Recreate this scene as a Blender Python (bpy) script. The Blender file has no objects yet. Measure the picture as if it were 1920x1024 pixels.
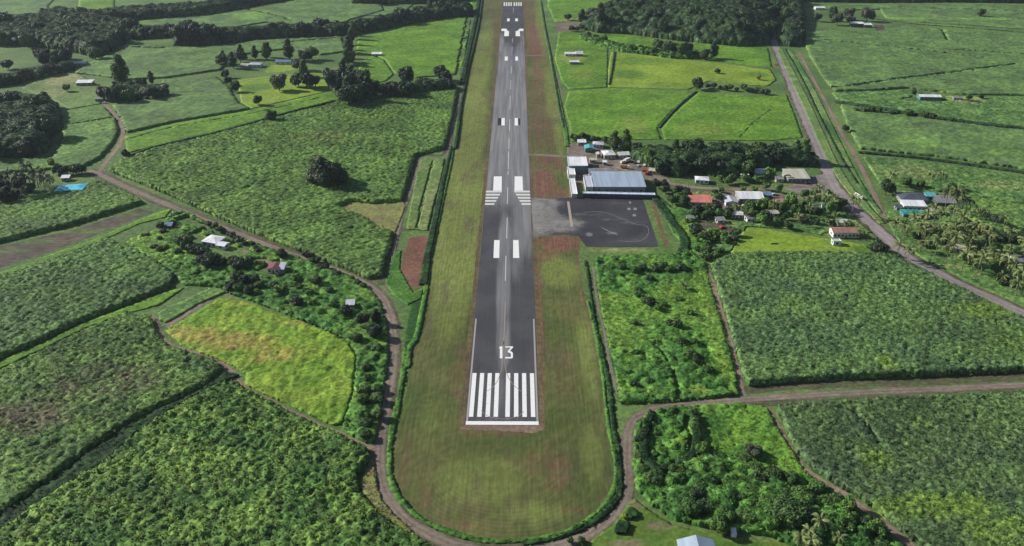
import bpy, math, random
import numpy as np
from mathutils import Vector, Matrix
from mathutils.geometry import tessellate_polygon

C = bpy.context.scene.collection
RNG = np.random.default_rng(13)
random.seed(13)

# ------------------------------------------------------------------ camera
F_PX = 1530.0
H = 208.6
PITCH = math.atan(789.0 / F_PX)
YAW = 0.00523
RM = Matrix.Rotation(YAW, 3, 'Z') @ Matrix.Rotation(math.pi / 2 - PITCH, 3, 'X')
RMN = np.array(RM)


def G(x, y, z=0.0):
    """point at height z that the photograph shows at (x, y)"""
    d = RM @ Vector(((x - 960) / F_PX, -(y - 512) / F_PX, -1.0))
    t = (z - H) / d.z
    return (d.x * t, d.y * t)


def GP(pts):
    return np.array([G(x, y) for x, y in pts])


def pxm(y):
    """pixels per metre across, and pixels per metre in depth, on the ground at row y"""
    th = PITCH + math.atan((y - 512) / F_PX)
    depth = H / (math.sin(PITCH) + (y - 512) / F_PX * math.cos(PITCH))
    return F_PX / depth, F_PX / math.cos(th - PITCH) ** 2 * math.sin(th) ** 2 / H


# ------------------------------------------------------------------ tagging
def tag(o, label=None, cat=None, group=None, kind=None):
    if label: o['label'] = label
    if cat: o['category'] = cat
    if group: o['group'] = group
    if kind: o['kind'] = kind
    return o


def link(name, me, mat=None, parent=None, loc=None):
    if mat is not None: me.materials.append(mat)
    o = bpy.data.objects.new(name, me)
    C.objects.link(o)
    if parent is not None: o.parent = parent
    if loc is not None: o.location = loc
    return o


def empty(name, loc, rz=0.0):
    o = bpy.data.objects.new(name, None)
    o.empty_display_size = 1
    C.objects.link(o)
    o.location = loc
    o.rotation_euler = (0, 0, rz)
    return o


def copy_tree(o, parent=None):
    c = o.copy()
    C.objects.link(c)
    c.parent = parent
    for ch in list(o.children):
        copy_tree(ch, c)
    return c


# ------------------------------------------------------------------ numpy mesh
def np_mesh(name, verts, faces, smooth=False, attrs=None):
    """verts (n,3); faces: list of int arrays (m,k)"""
    me = bpy.data.meshes.new(name)
    verts = np.asarray(verts, dtype=np.float32)
    me.vertices.add(len(verts))
    me.vertices.foreach_set('co', verts.ravel())
    loops, starts, off = [], [], 0
    for f in faces:
        if len(f) == 0: continue
        f = np.asarray(f, dtype=np.int32)
        m, k = f.shape
        loops.append(f.ravel())
        starts.append(off + np.arange(m, dtype=np.int32) * k)
        off += m * k
    loops = np.concatenate(loops); starts = np.concatenate(starts)
    me.loops.add(len(loops))
    me.loops.foreach_set('vertex_index', loops)
    me.polygons.add(len(starts))
    me.polygons.foreach_set('loop_start', starts)
    if smooth:
        me.polygons.foreach_set('use_smooth', np.ones(len(starts), dtype=bool))
    me.update(calc_edges=True)
    for k, v in (attrs or {}).items():
        a = me.attributes.new(k, 'FLOAT', 'POINT')
        a.data.foreach_set('value', np.asarray(v, dtype=np.float32))
    return me


def _hash(ix, iy, seed):
    h = (ix.astype(np.int64) * 374761393 + iy.astype(np.int64) * 668265263 + seed * 982451653) & 0xffffffff
    h = ((h ^ (h >> 13)) * 1274126177) & 0xffffffff
    h = h ^ (h >> 16)
    return (h & 0xffffff) / float(0xffffff)


def vn(x, y, scale, seed=0):
    x = np.asarray(x) / scale; y = np.asarray(y) / scale
    ix = np.floor(x); iy = np.floor(y)
    fx = x - ix; fy = y - iy
    fx = fx * fx * (3 - 2 * fx); fy = fy * fy * (3 - 2 * fy)
    ix = ix.astype(np.int64); iy = iy.astype(np.int64)
    a = _hash(ix, iy, seed); b = _hash(ix + 1, iy, seed)
    c = _hash(ix, iy + 1, seed); d = _hash(ix + 1, iy + 1, seed)
    return (a * (1 - fx) + b * fx) * (1 - fy) + (c * (1 - fx) + d * fx) * fy


def lumpy(x, y, size, seed=0):
    """rounded heads of bushes or crowns, 0 between them and 1 on top"""
    x = np.asarray(x) / size; y = np.asarray(y) / size
    ix = np.floor(x).astype(np.int64); iy = np.floor(y).astype(np.int64)
    best = np.zeros(x.shape)
    for dx in (-1, 0, 1):
        for dy in (-1, 0, 1):
            a, b = ix + dx, iy + dy
            px = a + .5 + (_hash(a, b, seed) - .5) * .9; py = b + .5 + (_hash(a, b, seed + 7) - .5) * .9
            r = .55 + .4 * _hash(a, b, seed + 13); t = .55 + .45 * _hash(a, b, seed + 19)
            best = np.maximum(best, t * np.sqrt(np.maximum(0, 1 - ((x - px) ** 2 + (y - py) ** 2) / (r * r))))
    return best


def inside(px, py, poly):
    r = np.zeros(px.shape, dtype=bool)
    n = len(poly)
    for i in range(n):
        x0, y0 = poly[i]; x1, y1 = poly[(i + 1) % n]
        if y0 == y1: continue
        c = ((y0 > py) != (y1 > py)) & (px < (x1 - x0) * (py - y0) / (y1 - y0) + x0)
        r ^= c
    return r


def closest(px, py, pts, closed=True):
    best = np.full(px.shape, 1e18); bx = px.copy(); by = py.copy()
    n = len(pts)
    for i in range(n if closed else n - 1):
        x0, y0 = pts[i]; x1, y1 = pts[(i + 1) % n]
        dx, dy = x1 - x0, y1 - y0
        L = dx * dx + dy * dy + 1e-12
        t = np.clip(((px - x0) * dx + (py - y0) * dy) / L, 0, 1)
        qx = x0 + t * dx; qy = y0 + t * dy
        d = (px - qx) ** 2 + (py - qy) ** 2
        m = d < best
        best = np.where(m, d, best); bx = np.where(m, qx, bx); by = np.where(m, qy, by)
    return np.sqrt(best), bx, by


def patch_mask(x, y, patches):
    """patches: (cx, cy, rx, ry, strength) read off the photograph, turned into ellipses on the ground"""
    m = np.zeros(np.shape(x))
    for cx, cy, rx, ry, s in patches or []:
        gx, gy = G(cx, cy); sx, sy = pxm(cy)
        d = ((x - gx) / (rx / sx)) ** 2 + ((y - gy) / (ry / sy)) ** 2
        m = np.maximum(m, s * np.exp(-d * d * 0.7))
    return m


def smooth_line(pts, n=6):
    """Catmull-Rom through pixel points"""
    P = [np.array(p, float) for p in pts]
    P = [2 * P[0] - P[1]] + P + [2 * P[-1] - P[-2]]
    out = []
    for i in range(1, len(P) - 2):
        for k in range(n):
            t = k / n
            a, b, c, d = P[i - 1], P[i], P[i + 1], P[i + 2]
            out.append(0.5 * ((2 * b) + (c - a) * t + (2 * a - 5 * b + 4 * c - d) * t * t + (3 * b - a - 3 * c + d) * t ** 3))
    out.append(P[-2])
    return [(p[0], p[1]) for p in out]


# ------------------------------------------------------------------ surfaces
def sheet(name, poly_px, mat, z=0.02, sp=None, amp=0.0, clump=6.0, h=0.0, cuts=(), patches=None, seed=0,
          edge_jit=0.3, jit=0.3, tuft=0.0, blade=(1.3, 0.26), tuft_mat=None, skirt=True, fine=0.5, dome=0.0, domew=None, world=False, lumps=None, rows=None, ragged=0.0, fringe=0.0, edges=False, lmask=None, lush=None):
    """a surface over a polygon: flat ground cover (h = 0) or a standing crop of height h with sides down to the ground"""
    poly = np.array(poly_px) if world else GP(poly_px)
    mn = poly.min(0); mx = poly.max(0)
    if sp is None:
        d = (mn[1] + mx[1]) / 2
        sp = min(3.2, max(0.85, d / 330))
    xs = np.arange(mn[0] - sp, mx[0] + 2 * sp, sp); ys = np.arange(mn[1] - sp, mx[1] + 2 * sp, sp)
    cx, cy = np.meshgrid(xs[:-1] + sp / 2, ys[:-1] + sp / 2)
    keep = inside(cx, cy, poly)
    for line, w in cuts:
        L = GP(smooth_line(line, 4) if len(line) > 2 else line)
        wob = (vn(cx, cy, 5.0, seed + 90) - 0.5) * w * 0.7
        keep &= closest(cx, cy, L, False)[0] + wob > w / 2
    ny, nx = keep.shape
    cnt = np.zeros((ny + 1, nx + 1), dtype=int)
    for a in (0, 1):
        for b in (0, 1):
            cnt[a:a + ny, b:b + nx] += keep
    used = cnt > 0
    idx = -np.ones(cnt.shape, dtype=np.int64)
    idx[used] = np.arange(used.sum())
    gx, gy = np.meshgrid(xs, ys)
    vx = gx[used].copy(); vy = gy[used].copy(); bnd = cnt[used] < 4
    r = np.random.default_rng(seed + 5)
    vx[~bnd] += r.uniform(-jit, jit, (~bnd).sum()) * sp; vy[~bnd] += r.uniform(-jit, jit, (~bnd).sum()) * sp
    bx, by = vx[bnd], vy[bnd]
    d, qx, qy = closest(bx, by, poly)
    near = d < sp * 1.6
    bx = np.where(near, qx, bx); by = np.where(near, qy, by)
    ej = edge_jit
    bx += r.uniform(-1, 1, len(bx)) * ej; by += r.uniform(-1, 1, len(by)) * ej
    vx[bnd] = bx; vy[bnd] = by

    def height(x, y):
        v = (vn(x, y, clump, seed) - 0.5) * 1.3 + (vn(x, y, clump * 0.45, seed + 1) - 0.5) * 0.8
        if lumps:
            lm = 1.0 if not lmask else np.clip((vn(x, y, lmask, seed + 60) + .35 * vn(x, y, lmask * .4, seed + 61) - .48) / .25, 0.06, 1)
            for s_, a_ in lumps: v = v + (lumpy(x, y, s_, seed + 31) - .45) * a_ * lm / max(amp, .01)
        if rows:
            an, spc, ra = rows
            u = (x * math.cos(an) + y * math.sin(an)) + 1.2 * (vn(x, y, 25, seed + 50) - .5)
            v = v + np.sin(u * 2 * math.pi / spc) * ra / max(amp, .01) * (.35 + vn(x, y, 18, seed + 51))
        return z + h + amp * v + (h * 0.12 * (vn(x, y, 40, seed + 2) - 0.5))
    vz = height(vx, vy)
    if amp > 0: vz += r.uniform(-1, 1, len(vz)) * amp * fine
    if dome > 0:
        dd = closest(vx, vy, poly)[0]
        vz += dome * np.minimum(1, dd / (domew or 6 * dome)) ** 0.6
    if ragged > 0: vz[bnd] -= h * r.uniform(0, ragged, bnd.sum())
    if h > 0: vz = np.maximum(vz, z + 0.05)
    q = np.stack([idx[:-1, :-1][keep], idx[:-1, 1:][keep], idx[1:, 1:][keep], idx[1:, :-1][keep]], 1)
    verts = np.stack([vx, vy, vz], 1)
    faces = [q]
    if h > 0 and skirt:
        K = np.pad(keep, 1)
        I = K[1:-1, 1:-1]
        segs = []
        m = I & ~K[:-2, 1:-1]; segs.append(np.stack([idx[:-1, :-1][m], idx[:-1, 1:][m]], 1))
        m = I & ~K[2:, 1:-1]; segs.append(np.stack([idx[1:, 1:][m], idx[1:, :-1][m]], 1))
        m = I & ~K[1:-1, :-2]; segs.append(np.stack([idx[1:, :-1][m], idx[:-1, :-1][m]], 1))
        m = I & ~K[1:-1, 2:]; segs.append(np.stack([idx[:-1, 1:][m], idx[1:, 1:][m]], 1))
        s = np.concatenate(segs)
        u = np.unique(s); mp = -np.ones(len(verts), dtype=np.int64); mp[u] = np.arange(len(u)) + len(verts)
        low = verts[u].copy(); low[:, 2] = -0.03
        faces.append(np.stack([s[:, 1], s[:, 0], mp[s[:, 0]], mp[s[:, 1]]], 1))
        verts = np.concatenate([verts, low])
    pm = patch_mask(verts[:, 0], verts[:, 1], patches)
    rnd = r.uniform(0, 1, len(verts))
    blades = []
    if tuft > 0:
        area = keep.sum() * sp * sp
        n = int(area * tuft)
        cells = np.argwhere(keep)
        c = cells[r.integers(0, len(cells), n)]
        tx = xs[c[:, 1]] + r.uniform(0, sp, n); ty = ys[c[:, 0]] + r.uniform(0, sp, n)
        dd, _, _ = closest(tx, ty, poly)
        ok = dd > 0.25
        tx = tx[ok]; ty = ty[ok]; n = len(tx)
        tz = height(tx, ty) - 0.25 * blade[0]
        if fringe > 0:
            E = np.roll(poly, -1, 0) - poly; Ls = np.linalg.norm(E, axis=1)
            nf = int(Ls.sum() * fringe)
            ei = r.choice(len(poly), nf, p=Ls / Ls.sum()); tt = r.uniform(0, 1, nf)[:, None]
            nrm_ = np.stack([E[ei, 1], -E[ei, 0]], 1) / Ls[ei][:, None]
            Q = poly[ei] + E[ei] * tt + nrm_ * r.uniform(-.6, .9, nf)[:, None] * (1 if np.cross(E[0], E[1]) != 0 else 1)
            tx = np.concatenate([tx, Q[:, 0]]); ty = np.concatenate([ty, Q[:, 1]])
            tz = np.concatenate([tz, r.uniform(0, .55, nf) * h]); n = len(tx)
            dd = np.concatenate([dd[ok], np.zeros(nf)]); ok = np.ones(len(dd), bool)
        if dome > 0:
            tz += dome * np.minimum(1, dd[ok] / (domew or 6 * dome)) ** 0.6
        nb = 4
        X = np.repeat(tx, nb); Y = np.repeat(ty, nb); Z = np.repeat(tz, nb); N = n * nb
        az = r.uniform(0, 2 * math.pi, N); L = blade[0] * r.uniform(0.6, 1.25, N); W = blade[1] * r.uniform(0.7, 1.3, N)
        up = r.uniform(0.5, 1.1, N)
        dx, dy = np.cos(az), np.sin(az); sx, sy = -dy, dx
        b0 = np.stack([X - sx * W * .5, Y - sy * W * .5, Z], 1); b1 = np.stack([X + sx * W * .5, Y + sy * W * .5, Z], 1)
        mx_, my_, mz_ = X + dx * L * .4, Y + dy * L * .4, Z + L * .6 * up
        m0 = np.stack([mx_ - sx * W * .5, my_ - sy * W * .5, mz_], 1); m1 = np.stack([mx_ + sx * W * .5, my_ + sy * W * .5, mz_], 1)
        tp = np.stack([X + dx * L * .95, Y + dy * L * .95, mz_ - L * .12], 1)
        bv = np.stack([b0, b1, m0, m1, tp], 1).reshape(-1, 3)
        base = len(verts) + np.arange(N)[:, None] * 5
        tris = np.concatenate([base + np.array([[0, 1, 3]]), base + np.array([[0, 3, 2]]), base + np.array([[2, 3, 4]])])
        faces.append(tris)
        verts = np.concatenate([verts, bv])
        pm = np.concatenate([pm, np.repeat(patch_mask(tx, ty, patches), nb * 5)])
        rnd = np.concatenate([rnd, np.repeat(np.repeat(r.uniform(0, 1, n), nb), 5)])
    if lmask:
        vx_, vy_ = verts[:, 0], verts[:, 1]
        pm = np.maximum(pm, .55 * (1 - np.clip((vn(vx_, vy_, lmask, seed + 60) + .35 * vn(vx_, vy_, lmask * .4, seed + 61) - .48) / .25, 0, 1)))
    at = {'mask': pm, 'rnd': rnd}
    if lush: at['lush'] = patch_mask(verts[:, 0], verts[:, 1], lush)
    if edges: at['edge'] = closest(verts[:, 0], verts[:, 1], poly)[0]
    me = np_mesh(name, verts, faces, smooth=True, attrs=at)
    return link(name, me, mat)


def ribbon(name, line_px, width, mat, z=0.05, n=6, jit=0.12, world=False, patches=None, taper=None):
    """a strip of ground of even width along a line"""
    L = np.array(line_px, float) if world else GP(smooth_line(line_px, n))
    seg = np.linalg.norm(np.diff(L, axis=0), axis=1); s = np.concatenate([[0], np.cumsum(seg)])
    m = max(4, int(s[-1] / 2.5))
    t = np.linspace(0, s[-1], m)
    P = np.stack([np.interp(t, s, L[:, 0]), np.interp(t, s, L[:, 1])], 1)
    T = np.gradient(P, axis=0); T /= np.linalg.norm(T, axis=1)[:, None] + 1e-9
    Nn = np.stack([-T[:, 1], T[:, 0]], 1)
    k = 9
    r = np.random.default_rng(int(abs(P[0, 0]) * 7 + abs(P[0, 1])))
    verts = []
    w = np.full(m, float(width))
    if taper is not None: w = np.interp(np.linspace(0, 1, m), np.linspace(0, 1, len(taper)), taper)
    for j in range(k):
        u = j / (k - 1) - 0.5
        off = u * w + ((np.interp(t, t[::2], r.uniform(-1, 1, len(t[::2]))) * jit * w * .9) if j in (0, k - 1) else 0)
        verts.append(np.stack([P[:, 0] + Nn[:, 0] * off, P[:, 1] + Nn[:, 1] * off, np.full(m, z)], 1))
    V = np.stack(verts, 1).reshape(-1, 3)
    i = np.arange(m - 1)[:, None] * k + np.arange(k - 1)[None, :]
    i = i.ravel()
    f = np.stack([i, i + k, i + k + 1, i + 1], 1)
    cr = np.tile(np.array([0, .35, 1, .8, .25, .8, 1, .35, 0]), m) * .8
    me = np_mesh(name, V, [f], attrs={'mask': patch_mask(V[:, 0], V[:, 1], patches) if patches else cr, 'rnd': r.uniform(0, 1, len(V))})
    return link(name, me, mat)


def flat_quads(quads_world, z):
    V, Fc = [], []
    for q in quads_world:
        b = len(V)
        V += [(p[0], p[1], z) for p in q]
        Fc.append([b + i for i in range(len(q))])
    me = bpy.data.meshes.new('paint')
    me.from_pydata(V, [], Fc)
    me.update()
    for p in me.polygons:
        if p.normal.z < 0: p.flip()
    return me
# ------------------------------------------------------------------ materials
def _nodes(name):
    m = bpy.data.materials.new(name)
    m.use_nodes = True
    nt = m.node_tree
    for n in list(nt.nodes): nt.nodes.remove(n)
    out = nt.nodes.new('ShaderNodeOutputMaterial')
    b = nt.nodes.new('ShaderNodeBsdfPrincipled')
    nt.links.new(b.outputs[0], out.inputs[0])
    return m, nt, b


def _col(c): return (c[0], c[1], c[2], 1.0)


class N:
    def __init__(s, nt): s.nt = nt

    def n(s, t, **k):
        x = s.nt.nodes.new(t)
        for a, v in k.items(): setattr(x, a, v)
        return x

    def l(s, a, b): s.nt.links.new(a, b)

    def pos(s, scale=(1, 1, 1), rot=0.0, obj=True):
        t = s.n('ShaderNodeTexCoord') if obj else None
        mp = s.n('ShaderNodeMapping')
        mp.inputs['Scale'].default_value = scale
        mp.inputs['Rotation'].default_value = (0, 0, rot)
        if obj: s.l(t.outputs['Object'], mp.inputs[0])
        else:
            g = s.n('ShaderNodeNewGeometry'); s.l(g.outputs['Position'], mp.inputs[0])
        return mp.outputs[0]

    def noise(s, vec, scale, detail=3, rough=0.55):
        x = s.n('ShaderNodeTexNoise')
        x.inputs['Scale'].default_value = scale
        x.inputs['Detail'].default_value = detail
        x.inputs['Roughness'].default_value = rough
        s.l(vec, x.inputs['Vector'])
        return x.outputs[0]

    def ramp(s, v, lo, hi, a=0.0, b=1.0):
        x = s.n('ShaderNodeMapRange')
        x.interpolation_type = 'SMOOTHSTEP'
        x.inputs[1].default_value = lo; x.inputs[2].default_value = hi
        x.inputs[3].default_value = a; x.inputs[4].default_value = b
        s.l(v, x.inputs[0])
        return x.outputs[0]

    def math(s, op, a, b=None):
        x = s.n('ShaderNodeMath', operation=op)
        for i, v in enumerate((a, b)):
            if v is None: continue
            if isinstance(v, (int, float)): x.inputs[i].default_value = v
            else: s.l(v, x.inputs[i])
        return x.outputs[0]

    def mix(s, f, a, b, blend='MIX'):
        x = s.n('ShaderNodeMix', data_type='RGBA', blend_type=blend)
        if isinstance(f, (int, float)): x.inputs[0].default_value = f
        else: s.l(f, x.inputs[0])
        for i, v in ((6, a), (7, b)):
            if isinstance(v, tuple): x.inputs[i].default_value = _col(v)
            else: s.l(v, x.inputs[i])
        return x.outputs[2]

    def scale(s, col, f):
        x = s.n('ShaderNodeVectorMath', operation='SCALE')
        s.l(col, x.inputs[0])
        if isinstance(f, (int, float)): x.inputs['Scale'].default_value = f
        else: s.l(f, x.inputs['Scale'])
        return x.outputs[0]

    def attr(s, name):
        x = s.n('ShaderNodeAttribute'); x.attribute_name = name
        return x.outputs['Fac']

    def bump(s, bsdf, h, strength=0.5, dist=0.3):
        x = s.n('ShaderNodeBump')
        x.inputs['Strength'].default_value = strength
        x.inputs['Distance'].default_value = dist
        s.l(h, x.inputs['Height']); s.l(x.outputs[0], bsdf.inputs['Normal'])


def veg(name, c1, c2, c3=None, big=0.035, fine=0.5, var=0.5, rough=0.75, spec=0.15, bump=0.0, stretch=(1, 1, 1), rot=0.0,
        streak=0.0, rndv=0.35, mow=0.0):
    """ground cover / crop: c1-c2 vary over the field, c3 where the mask is set"""
    m, nt, b = _nodes(name); k = N(nt)
    p = k.pos()
    f = k.ramp(k.noise(p, big, 4, 0.6), 0.38, 0.62)
    col = k.mix(f, c1, c2)
    bri = k.ramp(k.noise(p, big * .55, 3, .55), .32, .68, .87, 1.13)
    pf = k.pos(stretch, rot)
    fn = k.noise(pf, fine, 3, 0.6)
    if c3 is not None:
        mk = k.math('ADD', k.attr('mask'), k.math('MULTIPLY', k.math('SUBTRACT', k.noise(p, 0.13, 6, 0.75), 0.5), 1.9))
        # the noise only breaks up the rim of a patch
        mk = k.math('MULTIPLY', k.ramp(mk, 0.1, 1.0), k.ramp(k.attr('mask'), 0.02, 0.4))
        col = k.mix(mk, col, c3)
    g = k.ramp(fn, 0.3, 0.7, 1 - var * 0.5, 1 + var * 0.5)
    if rndv > 0:
        g = k.math('MULTIPLY', g, k.ramp(k.attr('rnd'), 0, 1, 1 - rndv / 2, 1 + rndv / 2))
    if streak > 0:
        st = k.noise(k.pos((0.9, 0.012, 1)), 1.0, 2, 0.5)
        g = k.math('MULTIPLY', g, k.ramp(st, 0.3, 0.7, 1 - streak, 1 + streak))
    if mow > 0:
        # passes of the mower follow the rim of the strip; brown wear in broad patches
        w_ = k.math('SINE', k.math('MULTIPLY', k.math('ADD', k.attr('edge'), k.math('MULTIPLY', k.noise(p, .03, 3), 4.0)), 3.3))
        amt = k.math('MULTIPLY', k.ramp(k.noise(p, .03, 3), .4, .62, .25, 1.0), k.ramp(k.attr('edge'), 8, 30, 1.0, .25))
        g = k.math('MULTIPLY', g, k.math('ADD', 1.0, k.math('MULTIPLY', k.math('MULTIPLY', w_, mow), amt)))
        wear = k.ramp(k.noise(k.pos((1, .35, 1)), .05, 5, .7), .5, .68, 0, .75)
        lu = k.math('ADD', k.attr('lush'), k.math('MULTIPLY', k.math('SUBTRACT', k.noise(k.pos((1, .3, 1)), .09, 4, .6), .5), .9))
        col = k.mix(k.ramp(lu, .15, .9), col, (.145, .178, .046))
        col = k.mix(wear, col, (.105, .086, .048))
    col = k.scale(k.scale(col, g), bri)
    k.l(col, b.inputs['Base Color'])
    b.inputs['Roughness'].default_value = rough
    b.inputs['Specular IOR Level'].default_value = spec
    if bump > 0: k.bump(b, k.noise(pf, fine * 2.2, 3, 0.6), bump, 0.3)
    return m


def leafmat(name, c1, c2, rough=0.6, spec=0.25, var=0.5):
    m, nt, b = _nodes(name); k = N(nt)
    oi = k.n('ShaderNodeObjectInfo')
    p = k.pos()
    f = k.ramp(k.noise(p, 0.35, 2), 0.35, 0.65)
    col = k.mix(f, c1, c2)
    g = k.ramp(oi.outputs['Random'], 0, 1, 0.75, 1.25)
    g = k.math('MULTIPLY', g, k.ramp(k.attr('rnd'), 0, 1, 1 - var * .5, 1 + var * .5))
    k.l(k.scale(col, g), b.inputs['Base Color'])
    b.inputs['Roughness'].default_value = rough
    b.inputs['Specular IOR Level'].default_value = spec
    return m


def plain(name, c, rough=0.7, spec=0.3, metallic=0.0, var=0.25, scale=1.5, dirt=None):
    m, nt, b = _nodes(name); k = N(nt)
    p = k.pos()
    n = k.noise(p, scale, 4, 0.65)
    col = k.mix(k.ramp(n, 0.4, 0.75), c, dirt or tuple(v * (1 - var) for v in c))
    k.l(k.scale(col, k.ramp(k.noise(p, scale * 0.2, 2), 0.3, 0.7, 0.92, 1.08)), b.inputs['Base Color'])
    b.inputs['Roughness'].default_value = rough
    b.inputs['Specular IOR Level'].default_value = spec
    b.inputs['Metallic'].default_value = metallic
    return m


def roofmat(name, c, rust=None, rough=0.45):
    """ribbed sheet metal, weathered in streaks down the slope"""
    m, nt, b = _nodes(name); k = N(nt)
    p = k.pos()
    st = k.noise(k.pos((1.2, 0.12, 0.12)), 1.0, 4, 0.7)
    col = k.mix(k.ramp(st, 0.42, 0.75), c, rust or tuple(v * 0.72 for v in c))
    w = k.n('ShaderNodeTexWave'); w.wave_type = 'BANDS'; w.bands_direction = 'X'
    w.inputs['Scale'].default_value = 0.9; w.inputs['Distortion'].default_value = 0.0
    k.l(p, w.inputs['Vector'])
    sh = k.ramp(k.noise(k.pos((0.35, 0.02, 0.02)), 1.0, 1), 0.4, 0.6, 0.9, 1.08)
    k.l(k.scale(col, sh), b.inputs['Base Color'])
    k.bump(b, w.outputs['Fac'], 0.35, 0.05)
    b.inputs['Roughness'].default_value = rough
    b.inputs['Specular IOR Level'].default_value = 0.4
    b.inputs['Metallic'].default_value = 0.0
    return m


M = {}
# standing crops
M['cane_left'] = veg('cane green', (0.0791, 0.1482, 0.0359), (0.1257, 0.2236, 0.0470), (.130, .150, .050), fine=.45, var=.7, rndv=.8)
M['cane_mid'] = veg('cane mid green', (0.0814, 0.1465, 0.0414), (0.1269, 0.2264, 0.0516), (.140, .245, .050), fine=.4, var=.6, rndv=.7)
M['cane_blue'] = veg('cane grey green', (0.0752, 0.1357, 0.0522), (0.1104, 0.1938, 0.0581), (.135, .225, .036), fine=.55, var=.8, rndv=.9)
M['cane_slate'] = veg('cane slate green', (0.0632, 0.1086, 0.0459), (0.0927, 0.1550, 0.0511), (.135, .225, .036), fine=.55, var=.8, rndv=.9)
M['cane_dark'] = veg('cane dark green', (0.0616, 0.1229, 0.0391), (0.0974, 0.1811, 0.0473), (.110, .110, .050), fine=.5, var=.8, rndv=.9)
M['cane_far'] = veg('cane far green', (0.0826, 0.1433, 0.0497), (0.1187, 0.2053, 0.0576), (.160, .290, .055), fine=.25, var=.4, rndv=.5)
M['bush_cane'] = veg('rank cane', (0.0534, 0.1215, 0.0248), (0.1200, 0.2090, 0.0383), (.150, .215, .050), big=.06, fine=.4, var=1.0, rndv=1.0)
M['brown_cane'] = veg('old cane', (0.0609, 0.1177, 0.0309), (0.1060, 0.1835, 0.0413), (.110, .095, .058), big=.05, fine=.45, var=.9, rndv=1.0)
M['scrub'] = veg('scrub', (0.0459, 0.1283, 0.0251), (0.0898, 0.2043, 0.0334), (.160, .270, .038), big=.07, fine=.4, var=.8, rndv=.7)
M['scrub_pale'] = veg('pale scrub', (0.0630, 0.1384, 0.0376), (0.1170, 0.2097, 0.0543), (.190, .240, .080), big=.06, fine=.4, var=.7, rndv=.7)
M['rice'] = veg('ripening plot', (.125, .235, .022), (.190, .285, .032), (.285, .245, .060), big=.06, fine=.5, var=.6, stretch=(1, .3, 1), rot=.5, rndv=.6)
M['wood'] = veg('wood canopy', (0.0190, 0.0443, 0.0188), (0.0484, 0.0885, 0.0314), (.080, .100, .045), big=.05, fine=.25, var=.9, rndv=1.0)
M['grove'] = veg('grove canopy', (0.0325, 0.0938, 0.0198), (0.0875, 0.1938, 0.0330), (.080, .100, .045), big=.09, fine=.3, var=.9, rndv=1.0)
# grass
M['grass_bright'] = veg('bright grass', (0.0838, 0.1798, 0.0181), (0.1237, 0.2398, 0.0253), (0.1786, 0.2294, 0.0475), big=.03, fine=.3, var=.45, bump=.7, rndv=.5)
M['grass_yellow'] = veg('yellow grass', (0.1558, 0.2443, 0.0247), (0.1980, 0.2822, 0.0361), (0.0819, 0.1677, 0.0247), big=.03, fine=.3, var=.4, bump=.6)
M['grass_mid'] = veg('pasture', (0.0978, 0.1640, 0.0420), (0.1318, 0.1920, 0.0580), (.230, .240, .100), big=.03, fine=.3, var=.5, bump=.6)
M['lawn'] = veg('lawn', (0.0675, 0.1403, 0.0220), (0.0990, 0.1615, 0.0280), (.170, .150, .080), big=.08, fine=.6, var=.3, bump=.4)
M['strip'] = veg('mown strip', (0.0669, 0.0910, 0.0246), (0.1102, 0.1155, 0.0387), (.150, .076, .052), big=.016, fine=.7, var=.3, bump=.25,
                 stretch=(1, .22, 1), streak=.10, rough=.85, rndv=.25, mow=.08)
M['bank'] = veg('ditch bank grass', (0.0480, 0.1360, 0.0200), (0.0760, 0.1800, 0.0280), (.022, .070, .014), big=.08, fine=.6, var=.7)
M['verge'] = veg('verge grass', (0.0978, 0.1870, 0.0480), (0.1615, 0.2295, 0.0750), (.045, .120, .030), big=.05, fine=.5, var=.5)
M['hedge'] = veg('shaded undergrowth', (.010, .030, .009), (.022, .060, .014), (.060, .150, .020), big=.08, fine=.6, var=.9, rndv=.9)  # darkened further so the colour holds the shade lying in the drains
M['meadow'] = veg('lush meadow', (.085, .190, .026), (.130, .255, .034), (.045, .125, .022), big=.07, fine=.5, var=.6, rndv=.7)
M['redbrown'] = veg('reddish shoulder', (.105, .060, .044), (.135, .085, .060), (.100, .100, .040), big=.05, fine=.4, var=.5, rndv=.3)
M['hedge_line'] = veg('drain weeds', (.020, .048, .024), (.036, .072, .030), None, big=.08, fine=.6, var=.7)
M['ground'] = veg('ground', (.075, .135, .040), (.115, .185, .052), None, big=.02, fine=.35, var=.6, rndv=0, bump=.8)
# bare ground and paving
M['dirt'] = veg('dirt road', (.140, .110, .084), (.175, .142, .110), (.215, .180, .142), big=.05, fine=.5, var=.35, rndv=.15, bump=.3)
M['soil'] = veg('dark soil margin', (.085, .066, .048), (.120, .096, .066), (.070, .110, .040), big=.06, fine=.5, var=.5, bump=.4)
M['red'] = veg('red soil', (.150, .072, .050), (.190, .098, .066), (.105, .130, .035), big=.08, fine=.5, var=.4, bump=.3)
M['plough'] = veg('ploughed soil', (.070, .058, .044), (.100, .082, .062), (.090, .125, .042), big=.05, fine=.5, var=.6, bump=.6,
                  stretch=(.3, 1, 1), rot=-.35)
M['drysoil'] = veg('dry patch', (.185, .215, .060), (.190, .175, .075), (.150, .120, .050), big=.12, fine=.5, var=.4, bump=.4)
M['track'] = veg('brown path', (.170, .118, .085), (.205, .150, .112), (.240, .185, .145), big=.06, fine=.6, var=.35, bump=.4)
M['road'] = veg('worn sealed road', (.190, .170, .165), (.235, .205, .198), (.270, .240, .230), big=.05, fine=.4, var=.2, rndv=.08)
M['apron'] = veg('apron asphalt', (.040, .040, .049), (.056, .056, .065), (.210, .205, .190), big=.05, fine=.7, var=.22, rndv=.06, rough=.85)
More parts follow.
